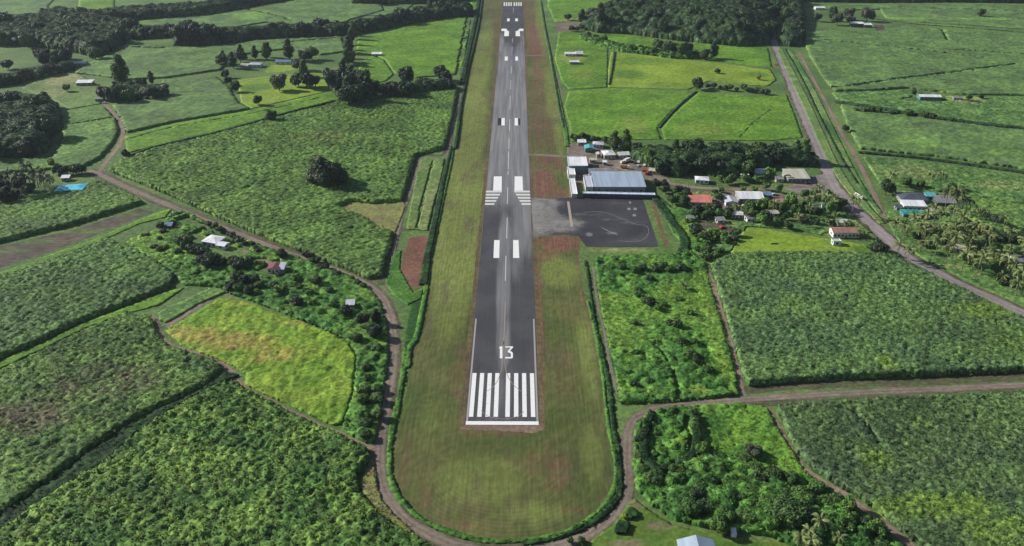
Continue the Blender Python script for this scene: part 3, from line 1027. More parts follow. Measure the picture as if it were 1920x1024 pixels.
# ---- the airfield
STRIP = [(903, -40), (893, 64), (883, 110), (873, 160), (866, 190), (859, 256), (852, 300), (842, 330), (832, 380), (824, 430), (812, 480),
         (806, 512), (803, 540), (798, 585), (786, 635), (771, 665), (766, 690), (762, 740), (751, 768), (744, 800), (739, 830), (736, 870), (740, 905),
         (752, 930), (770, 950), (797, 972), (830, 988), (875, 1001), (905, 1007), (930, 1010), (960, 1011), (1010, 1007), (1047, 998), (1085, 980),
         (1115, 958), (1135, 938), (1149, 913), (1151, 880), (1146, 843), (1138, 805), (1133, 768), (1131, 740), (1125, 687), (1111, 612),
         (1100, 572), (1092, 537), (1088, 512), (1085, 481), (1090, 440), (1075, 372), (1068, 330), (1060, 286), (1057, 256), (1047, 207), (1037, 150), (1030, 112), (1021, 62),
         (1014, 12), (1010, -40)]
S('airstrip_grass', 'mown olive grass of the airstrip around the runway', 'airstrip', STRIP, 'strip', z=.03, sp=1.8, jit=.2, edge_jit=.25, edges=True, lush=[(868, 420, 55, 130, 1.1), (880, 250, 30, 130, 1.1), (905, 110, 18, 90, .9), (845, 560, 40, 80, .8), (1012, 30, 10, 60, .7), (1035, 180, 14, 60, .7), (1048, 260, 10, 40, .8), (1050, 510, 36, 30, .9), (1100, 660, 20, 80, .7), (900, 900, 90, 50, .65), (1000, 960, 80, 22, .6), (800, 800, 40, 60, .4), (1110, 850, 24, 60, .6)], patches=[
    (1020, 345, 24, 34, .95), (1046, 362, 18, 12, .8), (1052, 312, 14, 12, .6), (1050, 456, 46, 14, 1.0), (1030, 480, 22, 14, .7), (1008, 230, 12, 50, .6), (1030, 250, 10, 30, .6), (1012, 570, 7, 130, .75), (1014, 700, 6, 120, .7),
    (1092, 500, 9, 45, 1.1), (1098, 555, 7, 25, 1.0), (1004, 75, 16, 40, .9), (1008, 150, 12, 60, .55), (1020, 215, 22, 40, .45), (1030, 300, 30, 10, .8),
    (908, 100, 8, 20, .45), (868, 300, 14, 22, .75), (845, 345, 8, 30, .6), (893, 560, 5, 100, .65), (885, 690, 5, 80, .6), (905, 430, 5, 70, .7),
    (860, 700, 20, 70, .42), (1060, 700, 30, 80, .34), (930, 812, 75, 7, .65), (1040, 880, 30, 50, .5), (760, 870, 9, 60, .5), (850, 985, 90, 6, .6),
    (1000, 870, 60, 25, .35), (1080, 960, 50, 12, .42), (926, 60, 10, 60, .5), (1108, 640, 10, 80, .45), (992, 480, 6, 30, .8), (800, 930, 20, 30, .4),
    (990, 30, 12, 40, .5)])

RW = [(-21.0, 0), (9.0, 0)]
x0, y0 = G(873, 797); x1, _ = G(1010, 797); _, yf = G(960, 3)
RX0, RX1, RY0, RY1 = x0, x1, y0, yf
print('runway', RX0, RX1, RY0, RY1)


def rwq(xa, ya, xb, yb):
    return None


rx0, rx1 = -21.0 + (RX0 + 21.0), RX1
poly = [(RX0 - .3, RY0), (RX1 + .3, RY0), (RX1 + .3, RY1), (RX0 - .3, RY1)]
rw = sheet('runway', poly, M['runway'], z=.07, sp=1.5, jit=0, edge_jit=0.0, world=True, patches=[
    (955, 180, 60, 55, 1.0), (955, 240, 70, 60, 1.0), (953, 320, 80, 60, .95), (948, 120, 16, 40, 1.0), (976, 120, 12, 45, .9), (982, 80, 8, 25, .6),
    (938, 90, 8, 30, .9), (990, 400, 30, 50, .85), (975, 440, 30, 45, .7), (930, 540, 0.1, 0.1, 0), (946, 450, 12, 60, .9), (944, 540, 13, 90, .85), (944, 640, 13, 60, .8), (968, 470, 14, 60, .6),
    (942, 740, 24, 60, .5), (905, 740, 20, 50, .35), (980, 740, 20, 50, .3), (944, 790, 60, 12, .35), (960, 370, 60, 20, .7)])
tag(rw, 'long dark asphalt runway running away through the fields', 'runway', kind='structure')

for xs_, lab_ in ((RX0 - 1.6, 'reddish worn shoulder on the left side of the runway'), (RX1 + 1.6, 'reddish worn shoulder on the right side of the runway')):
    tag(ribbon('runway_shoulder', [(xs_, RY0 - 1), (xs_, RY0 + 150), (xs_, RY1)], 2.2, M['redbrown'], z=.05, world=True, jit=.1), lab_, 'shoulder', kind='structure')
# shoulder strip of bare gravel beyond the near end
S('runway_shoulder', 'bare gravel shoulder at the near end of the runway', 'shoulder', [(866, 796), (1016, 796), (1020, 806), (1000, 812), (940, 808), (864, 806)], 'track', z=.045, sp=1.2)


def mark(name, quads_px, mat, z=.085, label=None):
    qs = [[G(x, y) for x, y in q] for q in quads_px]
    me = flat_quads(qs, z)
    me.name = name
    o = link(name, me, M[mat], rw)
    return o


def rect_world(xc, w, ya, yb):
    return [(xc - w / 2, ya), (xc + w / 2, ya), (xc + w / 2, yb), (xc - w / 2, yb)]


RC = (RX0 + RX1) / 2; RS = (RX1 - RX0) / 30.0
yA, yB = G(942, 782)[1], G(942, 700)[1]
me = flat_quads([rect_world(RC + o * RS, 1.85 * RS, yA, yB) for o in (-13.05, -9.6, -6.15, -2.75, 2.15, 5.75, 9.3, 12.85)], .085)
link('threshold_stripes', me, M['paint'], rw)
yb0, yb1 = G(942, 797)[1], G(942, 790.3)[1]
link('threshold_bar', flat_quads([rect_world(RC, 30 * RS, yb0 + .05, yb1)], .085), M['paint'], rw)
ye = G(942, 598)[1]
link('side_stripe', flat_quads([rect_world(RX0 + .45, .8, yb1 + .03, ye)], .085), M['paint_edge'], rw)
link('side_stripe', flat_quads([rect_world(RX1 - .45, .8, yb1 + .03, ye)], .085), M['paint_edge'], rw)
# the number 13, cut as the photograph shows it: a barred 1 and a flat-topped 3
ONE = [[(937.6, 649.8), (942.0, 649.8), (942.0, 672.2), (937.3, 672.2), (937.5, 653.4), (935.6, 653.4)]]
THREE = [[(947.4, 649.8), (962.0, 649.8), (961.8, 652.0), (947.3, 652.0)],
         [(957.6, 652.02), (961.8, 652.02), (956.0, 658.2), (952.2, 658.2)],
         [(952.2, 658.22), (956.0, 658.22), (960.4, 660.4), (961.6, 663.0), (961.8, 669.6), (958.0, 669.6), (957.8, 664.0), (956.4, 662.2), (952.1, 660.8)],
         [(946.8, 669.62), (961.8, 669.62), (960.6, 672.4), (946.7, 672.4)]]
mark('runway_number', ONE + THREE, 'paint')
mark('aiming_marks', [[(926.0, 331), (941.0, 331), (940.6, 357.6), (924.6, 357.6)], [(965.0, 331), (979.4, 331), (980.6, 357.6), (964.6, 357.6)]], 'paint')
bars = []
for i in range(5):
    ya = 357.8 + i * 5.85; yb = ya + 3.3
    xl = 911.4 - i * .5
    xi = 941.5 - i * 3.4
    bars.append([(xl, ya), (xi, ya), (xi - 1.6, yb), (xl - .3, yb)])
    xr = 993.3 + i * .45
    xj = 963.2 + i * 3.4
    bars.append([(xj, ya), (xr, ya), (xr + .3, yb), (xj + 1.8, yb)])
mark('old_number_bars', bars, 'paint_mid', z=.084)
mark('touchdown_marks', [[(926.6, 450.5), (936.8, 450.5), (936.0, 484), (925.2, 484)], [(962.2, 450.5), (972.2, 450.5), (973.6, 484), (962.0, 484)],
                        [(940.6, 221.5), (946.6, 221.5), (946.4, 235.5), (940.2, 235.5)], [(965.2, 221.5), (970.8, 221.5), (971.2, 235.5), (965.0, 235.5)],
                        [(946.8, 106.3), (952.2, 106.3), (951.8, 113.8), (946.4, 113.8)], [(966.2, 106.3), (971.2, 106.3), (971.4, 113.8), (966.2, 113.8)],
                        [(951, 34.8), (955.8, 34.8), (955.4, 40), (950.6, 40)], [(966, 34.8), (970.8, 34.8), (971, 40), (966.2, 40)]], 'paint')
mark('blackout_paint', [[(933.8, 221.5), (939.6, 221.5), (939.2, 235.5), (933.0, 235.5)], [(971.8, 222.5), (975.2, 222.5), (975.6, 234.5), (972, 234.5)]], 'ditch')
mark('far_aiming_marks', [[(946.0, 58.5), (954.4, 58.5), (953.8, 68), (945.2, 68)], [(966.8, 58.5), (974.6, 58.5), (975.4, 68), (966.8, 68)],
                        [(940.4, 54), (949.4, 54), (952.2, 58.4), (940.0, 58.4)], [(974.4, 54), (981.4, 54), (981.6, 58.4), (969.6, 58.4)]], 'paint', z=.086)
far = []
for i in range(8):
    xa = 944.4 + i * 4.25 + (1.6 if i > 3 else 0)
    far.append([(xa, 4.4), (xa + 2.7, 4.4), (xa + 2.6, 11.4), (xa - .15, 11.4)])
mark('far_threshold_stripes', far, 'paint_mid')
dash = []
for ya, yb, xa in ((321, 328, 952.5), (351.5, 382.5, 952.0), (408.5, 447.5, 951.0), (480, 527, 948.8), (284, 299, 953.8), (300, 318, 953.2), (259, 280, 954.6), (224, 245, 955.8),
                   (180, 205, 956.8), (150, 168, 958), (125, 138, 959), (88, 97, 960.3), (72, 80, 961), (14, 24, 962.5)):
    w = .45 * pxm(yb)[0] * .9
    dash.append([(xa - w * .45, ya), (xa + w * .45, ya), (xa + w * .45 - (yb - ya) * .03, yb), (xa - w * .45 - (yb - ya) * .03, yb)])
mark('centre_line', dash, 'paint_mid', z=.083)
# the faded yellow taxi line that splits around the number and the stripes
yl = []


def thin(pts, wpx, mat_list):
    P = smooth_line(pts, 5)
    for (xa, ya), (xb, yb) in zip(P[:-1], P[1:]):
        dx, dy = xb - xa, yb - ya; n = math.hypot(dx, dy) + 1e-6
        ox, oy = -dy / n * wpx / 2, dx / n * wpx / 2 * .5
        mat_list.append([(xa - ox, ya - oy), (xa + ox, ya + oy), (xb + ox, yb + oy), (xb - ox, yb - oy)])


thin([(947.6, 566), (946.4, 600), (945.2, 630), (943.4, 648)], 2.2, yl)
thin([(944.6, 640), (942.8, 672.5), (940.8, 690), (938, 700.5), (932, 716), (922, 728), (912, 734)], 1.3, yl)
thin([(948.2, 630), (946.4, 672.6), (947.6, 690), (951, 702), (958, 716), (968, 727), (979, 735)], 1.3, yl)
thin([(902, 770), (912, 779), (926, 784), (944, 786), (960, 784), (974, 779), (982, 772)], 1.5, yl)
mark('taxi_guide_line', yl, 'paint_yellow', z=.0875)

# ---- apron, link taxiway
AP = [(1064, 371), (1204, 369), (1214, 400), (1235, 463), (1165, 464), (1099, 463), (1090, 448), (1080, 420), (1072, 398)]
ap = sheet('apron', [(995.2, 370), (1030, 373), (1064, 371), (1204, 369), (1214, 400), (1235, 463), (1165, 464), (1099, 463), (1085, 443), (1060, 440), (1020, 442), (1000.5, 446), (998, 410)],
           M['apron'], z=.066, sp=1.1, jit=.2, edge_jit=.15, patches=[
    (1012, 405, 34, 42, .8), (1050, 420, 45, 16, .75), (1104, 440, 7, 4, .8), (1147, 437, 11, 2.5, .7), (1110, 402, 60, 3, .3), (1150, 412, 40, 3, .3), (1185, 418, 30, 4, .3), (1140, 380, 50, 4, .25), (1200, 450, 20, 8, .25),
    (1210, 430, 5, 16, .25), (1180, 452, 35, 3, .25), (1015, 380, 40, 12, .7)])
tag(ap, 'dark square asphalt apron with its dusty link to the runway', 'apron', kind='structure')
me = flat_quads([[G(1063.0, 378), G(1067.6, 378), G(1074.6, 425), G(1069.6, 425)]], .085); link('hold_line', me, M['paint_pink'], ap)
sp_ = []
for cx, cy in ((1179, 392), (1190.5, 392), (1189, 404), (1181, 380)):
    w_ = 3.0 if cy > 385 else 1.8
    sp_.append([G(cx - w_, cy - 2), G(cx + w_, cy - 2), G(cx + w_ + .6, cy + 2), G(cx - w_ + .6, cy + 2)])
link('stand_marks', flat_quads(sp_, .084), M['paint_worn'], ap)
ln = []
thin([(1128, 427), (1142, 434), (1158, 441)], 1.6, ln); thin([(1066, 462.5), (1160, 461.5), (1228, 461)], .9, ln) if False else None
thin([(1095, 398), (1130, 398), (1160, 408), (1190, 420), (1212, 424), (1216, 436), (1208, 448), (1190, 453), (1160, 452)], .8, ln)
link('stand_guide_line', flat_quads([[G(*p) for p in q] for q in ln], .083), M['paint_worn'], ap)
S('apron_verge', 'grass verge with a red soil band around the apron', 'verge',
  [(1204, 369), (1222, 368), (1240, 400), (1256, 460), (1262, 474), (1236, 479), (1130, 477), (1092, 474), (1099, 463.6), (1165, 464.6), (1236, 463.6), (1214, 400)],
  'grass_yellow' if False else 'grass_mid', z=.05, sp=1.2, patches=[(1226, 385, 6, 22, .0), (1170, 470, 60, 4, .7)])
ribbon('track_red', [(1219, 370), (1231, 400), (1243, 440), (1251, 462)], 2.6, M['red'], z=.075)['kind'] = 'structure'
C.objects['track_red'].name = 'soil_band'
tag(C.objects['soil_band'], 'red soil band beside the apron edge', 'soil band', kind='structure')

# ---- roads and tracks
def road(name, label, pts, w, mat, z=.06, **k):
    return tag(ribbon(name, pts, w, M[mat], z=z, **k), label, 'road' if 'road' in name else 'path', kind='structure')


PER_L = [(165, 320), (185, 326), (230, 348), (300, 378), (380, 411), (460, 444), (540, 474), (620, 503), (672, 525), (700, 542), (720, 562), (731, 590), (737, 620), (738, 655),
         (735, 695), (729, 730), (722, 775), (715, 820), (713, 868), (717, 905), (727, 930), (746, 960), (775, 985), (817, 1008), (870, 1026), (940, 1036), (1000, 1032),
         (1047, 1022), (1110, 998), (1145, 970), (1168, 938), (1176, 908), (1176, 863), (1177, 818), (1184, 792), (1200, 778), (1226, 767), (1280, 759), (1400, 749), (1550, 739),
         (1700, 732), (1920, 722), (2060, 716)]
road('perimeter_road', 'brown dirt road looping round the near end of the airstrip', PER_L, 4.7, 'dirt', z=.056)
MAIN = [(1470, -30), (1456, 10), (1448, 45), (1450, 75), (1462, 105), (1478, 145), (1494, 185), (1511, 225), (1530, 268), (1545, 303), (1560, 340), (1582, 372), (1606, 396), (1640, 425), (1672, 455),
        (1700, 480), (1745, 505), (1800, 534), (1860, 561), (1925, 590), (2040, 640)]
road('main_road', 'grey sealed road running beside the houses on the right', MAIN, 8.2, 'road', z=.072, n=6)
road('settlement_road', 'pale dirt lane through the houses by the airport', [(1215, 338), (1262, 345), (1310, 352), (1380, 355), (1450, 353), (1500, 350), (1553, 345)], 5.5, 'track', z=.058)
S('dirt_yard', 'bare dirt forecourt where the lane meets the main road', 'yard', [(1490, 345), (1530, 330), (1552, 325), (1580, 372), (1545, 366), (1500, 362), (1470, 355)], 'road', z=.05, sp=1.5)
S('dirt_yard', 'dusty brown car park behind the terminal', 'yard', [(1066, 270), (1100, 268), (1150, 285), (1200, 300), (1245, 325), (1262, 345), (1240, 350), (1205, 330), (1100, 330), (1085, 360), (1066, 372), (1070, 320)], 'yard', z=.052, sp=1.5,
  patches=[(1170, 313, 14, 5, 1)])
road('field_track', 'brown track between the scrub and the big right cane field', [(1322, 498), (1340, 545), (1362, 620), (1382, 700), (1392, 742)], 3.6, 'track', z=.052)
road('field_track', 'brown winding track down the edge of the bottom right cane field', [(1437, 764), (1455, 795), (1472, 825), (1495, 865), (1525, 893), (1565, 917), (1605, 943), (1640, 970), (1690, 1008), (1740, 1050)], 3.4, 'track', z=.052)
road('field_track', 'brown cart track below the yellow plot meeting the dirt road', [(712, 842), (690, 838), (650, 822), (600, 800), (550, 776), (500, 750), (460, 730), (440, 712)], 3.2, 'track', z=.05)
road('field_track', 'thin brown track edging the left of the yellow plot', [(440, 700), (400, 672), (360, 660), (320, 648), (300, 628), (292, 600), (285, 592)], 2.6, 'track', z=.049)
road('field_track', 'brown worn line above the yellow plot', [(312, 612), (350, 588), (400, 558), (420, 550), (470, 560)], 3.4, 'track', z=.048)
road('field_track', 'short brown track climbing to the far left farmhouse', [(185, 325), (200, 302), (222, 275), (231, 250), (224, 228), (205, 205), (195, 192)], 3.4, 'track', z=.05)
road('field_track', 'pale dirt track beside the main road canal', [(1498, 98), (1520, 140), (1542, 180), (1560, 215), (1585, 262), (1608, 300), (1632, 350), (1655, 400), (1672, 425)], 3.2, 'track', z=.05)
road('field_track', 'dusty crossing from the runway to the terminal gate', [(991, 290), (1020, 291), (1062, 294)], 5.0, 'dirt', z=.06)
road('field_track', 'faint wheel track from the runway to the far farm', [(985, 105), (1010, 104), (1036, 102), (1060, 100)], 4.0, 'dirt', z=.055)
road('garden_path', 'dirt path crossing the lawn by the bottom house', [(1176, 935), (1196, 952), (1220, 978), (1240, 1000), (1260, 1030)], 2.6, 'track', z=.05)
road('garden_path', 'brown path from the dirt road to the maroon house', [(455, 470), (480, 482), (500, 490), (520, 502), (548, 508)], 3.5, 'track', z=.05)
road('fence_path', 'grey maintenance path along the left airstrip drain', [(899, 0), (893, 40), (882, 90), (873, 130), (862, 185), (847, 240), (838, 290), (812, 294), (789, 297), (775, 345), (760, 385), (745, 440), (732, 500), (724, 535), (716, 552)], 1.8, 'dirt', z=.06, n=3)
road('fence_path', 'grey maintenance path along the right airstrip drain', [(1113, 505), (1117, 540), (1122, 575), (1132, 612), (1137, 640), (1143, 680), (1152, 715), (1158, 740)], 1.5, 'dirt', z=.06)
road('fence_path', 'pale worn path beside the upper right drain', [(1022, 40), (1032, 90), (1044, 140), (1056, 200), (1063, 240), (1065, 290)], 1.6, 'dirt', z=.06)

# brown soil margins along the fields
road('soil_margin', 'dark brown soil margin below the wide right cane field', [(1396, 732), (1500, 724), (1600, 719), (1700, 716), (1920, 705), (2060, 698)], 5.5, 'soil', z=.045)
road('soil_margin', 'brown soil margin on the lower side of the right dirt road', [(1300, 766), (1460, 756), (1600, 750), (1750, 742), (1920, 733), (2060, 727)], 4.0, 'soil', z=.044)
road('soil_margin', 'brown soil shoulders of the left dirt road', PER_L[:10], 10.0, 'soil', z=.04)
road('soil_margin', 'brown soil shoulders of the dirt road by the airstrip', PER_L[9:34], 7.6, 'soil', z=.042)
road('soil_margin', 'brown soil margin beside the left drain path', [(862, 175), (846, 240), (836, 288), (812, 292), (788, 295), (773, 343), (757, 385), (741, 440), (727, 500), (718, 535)], 6.0, 'soil', z=.04, n=3)
road('soil_margin', 'brown soil shoulders of the main road', MAIN[2:], 11.5, 'soil', z=.04)

# ---- drains and banks: lush grass
def bankstrip(name, label, pts, w, mat='bank', h=.5, amp=.35, **k):
    L = GP(smooth_line(pts, 6))
    Tn = np.gradient(L, axis=0); Tn /= np.linalg.norm(Tn, axis=1)[:, None] + 1e-9
    Nn = np.stack([-Tn[:, 1], Tn[:, 0]], 1)
    ww = np.interp(np.linspace(0, 1, len(L)), np.linspace(0, 1, len(w)), w)[:, None] if isinstance(w, (list, tuple)) else w
    poly = np.concatenate([L + Nn * ww / 2, (L - Nn * ww / 2)[::-1]])
    o = sheet(name, poly, M[mat], world=True, h=h, amp=amp, sp=k.pop('sp', 1.0), clump=2.5, **k)
    return tag(o, label, 'grass bank' if mat in ('bank', 'verge') else 'undergrowth', kind='stuff')


bankstrip('grass_bank', 'bright green grass bank along the left airstrip drain', [(852, 268), (846, 300), (836, 345), (826, 390), (817, 435), (806, 480)], [1.5, 2.4, 2.6, 2.2], h=.5)
bankstrip('weeds_and_shade', 'dark strip of weeds coloured for the cane shadow left of the far runway', [(907, -20), (898, 45), (889, 85), (879, 125), (870, 170), (863, 210), (857, 256), (852, 280)], [2.0, 2.4, 2.6], 'hedge', h=1.2)  # dark weeds added where the cane throws shade; the shade is in the colour
bankstrip('weeds_and_shade', 'dark green weeds in the drain beside the left grass bank', [(846, 275), (843, 292), (832, 335), (822, 385), (812, 435), (802, 480), (797, 512), (794, 535)], [2.0, 3.4, 4.0, 5.0], 'hedge', h=.9)
bankstrip('grass_bank', 'bright green grass bank widening beside the red plot', [(803, 485), (801, 520), (796, 560), (788, 600), (780, 635), (768, 655), (765, 690)], 2.6, h=.5)
S('drain_basin', 'deep green hollow between the road and the airstrip', 'basin', [(768, 572), (793, 545), (796, 575), (784, 625), (775, 645), (760, 660), (757, 640), (764, 600)], 'bank', z=.05, sp=.9,
  patches=[(778, 595, 12, 40, 1.2), (765, 648, 8, 10, 1.2)])
bankstrip('grass_bank', 'bright green kerb of long grass between dirt road and airstrip', [(764, 655), (757, 690), (751, 735), (742, 775), (735, 810), (731, 850), (731, 888), (740, 920), (758, 945), (785, 970), (820, 990), (870, 1007), (930, 1016), (990, 1013), (1047, 1004), (1085, 988), (1118, 963)], [3.0, 2.2, 2.8, 1.8, 2.6, 1.6, 2.4, 1.4, 2.0, 1.5], h=.45, amp=.45, tuft=.5, blade=(.6, .3), patches=[(752, 735, 4, 20, .8), (733, 830, 4, 14, .7), (760, 948, 12, 6, .8), (900, 1010, 25, 3, .8)])
bankstrip('grass_bank', 'pale green rim of grass around the right end of the airstrip', [(1118, 963), (1138, 942), (1153, 913), (1155, 880), (1150, 843), (1142, 805), (1137, 768), (1134, 740), (1128, 687), (1114, 612), (1102, 565)], [1.2, 2.2, 1.2, 1.8, 1.0, 2.0, 1.4], h=.3)
bankstrip('weeds_and_shade', 'dark green weeds with shade in their colour filling the drain right of the airstrip', [(1098, 490), (1103, 520), (1109, 560), (1117, 610), (1130, 665), (1138, 705), (1146, 750), (1150, 795), (1158, 850), (1162, 895), (1160, 925), (1147, 948), (1122, 972), (1080, 996), (1030, 1012), (980, 1021)], [1.8, 1.6, 1.8, 2.0, 2.4, 3.0, 3.2, 2.6, 1.8], 'hedge', h=.4, amp=.45, tuft=.5, blade=(.7, .4))
bankstrip('grass_bank', 'bright strip of grass along the upper right drain', [(1013, 0), (1019, 40), (1028, 85), (1037, 130), (1046, 175), (1054, 215), (1061, 250), (1063, 275)], 3.6, h=.4)
bankstrip('weeds_and_shade', 'dark line of weeds in the upper right drain', [(1015, 5), (1022, 50), (1031, 95), (1040, 150), (1050, 205), (1057, 240)], 1.8, 'hedge', h=.6)
bankstrip('garden_hedge', 'tall dark hedge looping round the clearing in the lower right scrub', [(1222, 782), (1212, 805), (1206, 840), (1212, 872), (1240, 888), (1278, 880), (1302, 856), (1306, 815), (1300, 780)], [2.6, 3.4, 3.0, 3.6, 3.0], 'hedge', h=3.0, amp=.6, lumps=[(3, 1.6)], tuft=.6, blade=(.8, .4), seed=71)
bankstrip('weeds_and_shade', 'dark overgrown drain curving behind the apron', [(1222, 365), (1245, 395), (1262, 420), (1278, 440), (1284, 462), (1275, 480)], 5.5, 'hedge', h=1.2)
bankstrip('grass_bank', 'light green verge along the main road', [(1462, 92), (1478, 125), (1495, 160), (1512, 195), (1530, 235), (1548, 275), (1566, 312), (1590, 350), (1622, 385), (1655, 420)], [7, 8, 8, 8, 7, 6, 4], 'verge', h=.15, amp=.15)
bankstrip('grass_bank', 'green grass bank between the canal and the dirt track', [(1480, 95), (1502, 130), (1524, 172), (1545, 215), (1568, 262), (1592, 310), (1618, 355), (1650, 400)], [5, 6, 6, 5, 4], 'verge', h=.2, amp=.2, patches=[(1500, 128, 12, 40, .9), (1560, 245, 14, 50, .9), (1620, 360, 12, 40, .8)])
bankstrip('weeds_and_shade', 'dark thin canal weeds beside the main road verge', [(1472, 92), (1493, 128), (1514, 168), (1533, 210), (1556, 255), (1580, 300), (1608, 345)], 1.8, 'hedge', h=.5)
bankstrip('weeds_and_shade', 'dark undergrowth added as field edge shade beside the far left drain path', [(900, -25), (894, 25), (884, 72), (875, 115), (866, 158)], 5.0, 'hedge', h=1.8, amp=.5, sp=1.4)  # added undergrowth, its dark colour widens the shaded band at the field edge
for i, (pts, lab) in enumerate([
    ([(1560, 166), (1600, 163), (1670, 152), (1780, 138), (1905, 122)], 'dark drain line cutting the upper right cane field'),
    ([(1500, 70), (1600, 82), (1720, 95), (1860, 112)], 'thin dark drain line near the top right'),
    ([(1640, 36), (1720, 46), (1830, 54), (1930, 62)], 'thin dark drain line by the far right plots'),
    ([(1565, 192), (1650, 205), (1750, 222), (1850, 235), (1930, 243)], 'thick dark hedge line across the right cane fields'),
    ([(1608, 287), (1680, 293), (1750, 301), (1850, 315), (1930, 327)], 'dark hedge line below the thick hedge'),
    ([(1235, 240), (1262, 210), (1285, 188), (1305, 172)], 'dark bent drain between the two bright pastures'),
    ([(1386, 258), (1410, 232), (1445, 205)], 'faint dark drain in the far right pasture'),
    ([(1142, 160), (1148, 130), (1152, 98)], 'short dark hedge in the upper pasture'),
    ([(245, 293), (300, 275), (400, 252), (480, 230), (520, 218), (570, 205), (640, 188)], 'long dark hedge above the big left cane field')]):
    bankstrip('hedge_line', lab, pts, (1.6, 1.2, 1.2, 4.5, 3.0, 2.2, 1.0, 2.0, 2.4)[i], 'hedge_line', h=(.9, .8, .8, 1.8, 1.6, .8, .5, 1.3, 1.5)[i], amp=.5, sp=1.4)

# ---- standing crops, left of the airstrip
T('sugar_cane', 'large sugar cane field left of the runway with a lone clump of trees', 'cane field',
  [(205, 322), (232, 302), (300, 280), (400, 257), (520, 224), (600, 204), (650, 190), (760, 182), (856, 170), (852, 200), (842, 245), (832, 280), (800, 288), (777, 294), (766, 335), (752, 378),
   (700, 383), (660, 378), (628, 390), (680, 408), (705, 428), (738, 438), (728, 470), (715, 520), (690, 524), (640, 502), (560, 472), (480, 440), (400, 405), (320, 368), (250, 340)],
  'cane_left', z=0, h=2.4, sp=1.05, amp=.45, clump=3.4, lumps=[(2.8, 1.25)], tuft=.30, seed=1, ragged=.5, fringe=1.2, edge_jit=.55, rows=(2.2, 4.2, .22), patches=[(600, 262, 50, 12, .55), (300, 300, 60, 12, .3), (740, 400, .1, .1, 0)])
T('dry_grass', 'yellowish dry patch bitten into the big left cane field', 'dry grass', [(628, 391), (660, 378), (700, 383), (756, 378), (762, 386), (742, 436), (705, 427), (680, 409)], 'drysoil', z=.03, h=.2, amp=.25, sp=1.0, clump=3)
T('grass_field', 'narrow bright green field beside the airstrip drain', 'grass field', [(790, 299), (834, 299), (826, 340), (812, 390), (802, 433), (762, 430), (770, 385), (779, 340)], 'grass_mid', z=.03, h=.5, amp=.25, sp=1.1,
  cuts=[([(812, 303), (800, 350), (790, 390), (782, 428)], 1.6)], patches=[(806, 380, 12, 50, .6)])
S('soil_plot', 'bare red soil plot between the grass strips', 'soil plot', [(768, 446), (808, 441), (801, 500), (792, 535), (775, 548), (765, 530), (752, 505), (758, 470)], 'red', z=.05, sp=1.0, patches=[(770, 545, 16, 10, .9), (795, 530, 8, 14, .6)])
T('grass_patch', 'bright grass around the lower end of the red plot', 'grass', [(735, 480), (752, 470), (750, 505), (765, 532), (775, 550), (795, 540), (790, 560), (765, 572), (738, 555), (722, 530)], 'bank', z=.04, h=.25, amp=.15, sp=.9)
T('grass_field', 'bright green strip below the dark hedge on the left', 'grass field', [(238, 288), (234, 256), (330, 232), (470, 208), (560, 186), (640, 168), (640, 185), (520, 216), (400, 249), (300, 272)], 'grass_bright', z=.03, h=.4, amp=.2, sp=1.8,
  cuts=[([(240, 262), (330, 238), (470, 214), (600, 184)], 1.2)])
T('sugar_cane', 'cane field behind the farm track on the left', 'cane field', [(212, 200), (290, 186), (306, 152), (405, 145), (428, 165), (448, 196), (470, 205), (330, 229), (238, 250), (228, 226)], 'cane_far', z=0, h=1.8, amp=.4, clump=5, sp=1.9, seed=4, ragged=.5, edge_jit=.8, rows=(1.3, 7, .18))
T('sugar_cane', 'pale green cane field below the left tree belt', 'cane field', [(140, 138), (172, 118), (215, 102), (245, 76), (318, 92), (430, 88), (480, 78), (640, 70), (648, 98), (600, 104), (540, 92), (430, 106), (415, 132), (310, 147), (240, 150), (180, 142)],
  'cane_far', z=0, h=1.8, amp=.4, clump=5, sp=2.2, seed=5, ragged=.5, edge_jit=.8, rows=(1.2, 8, .18), cuts=[([(250, 90), (310, 92)], 3), ([(535, 82), (580, 77), (655, 71)], 3), ([(305, 150), (420, 142)], 2)])
T('grass_field', 'smooth bright field left of the far runway half', 'grass field', [(668, 104), (672, 70), (735, 60), (800, 38), (882, 29), (877, 70), (865, 140), (780, 146), (740, 138), (722, 112), (700, 103)], 'grass_bright', z=.03, h=.9, amp=.25, clump=4, sp=2.0, seed=6,
  patches=[(830, 45, 60, 10, -1)], cuts=[([(878, 30), (868, 80), (858, 142)], 4)])
T('grass_field', 'small green pasture by the white roofed hut', 'grass field', [(668, 150), (676, 118), (700, 106), (720, 113), (738, 140), (724, 152), (700, 158)], 'grass_bright', z=.03, h=.5, amp=.3, sp=1.8, seed=7)
T('grass_field', 'vivid yellow green paddock in front of the left farmhouses', 'grass field', [(445, 150), (520, 142), (600, 136), (640, 150), (640, 166), (560, 184), (472, 204), (452, 192)], 'grass_yellow', z=.03, h=.2, amp=.15, sp=1.6,
  patches=[(480, 165, 30, 8, .8)])
T('grass_field', 'yellowish lawn between the two left farmhouses', 'grass field', [(495, 133), (510, 122), (556, 119), (556, 130), (530, 135), (500, 137)], 'grass_yellow', z=.04, sp=1.5)
T('grass_field', 'uneven yellow green pasture at the far left', 'grass field', [(40, 165), (110, 135), (150, 140), (185, 160), (190, 195), (130, 205), (95, 185)], 'grass_mid', z=.03, h=.3, amp=.3, sp=1.8, patches=[(120, 150, 30, 12, 1), (100, 175, 30, 10, .6)])
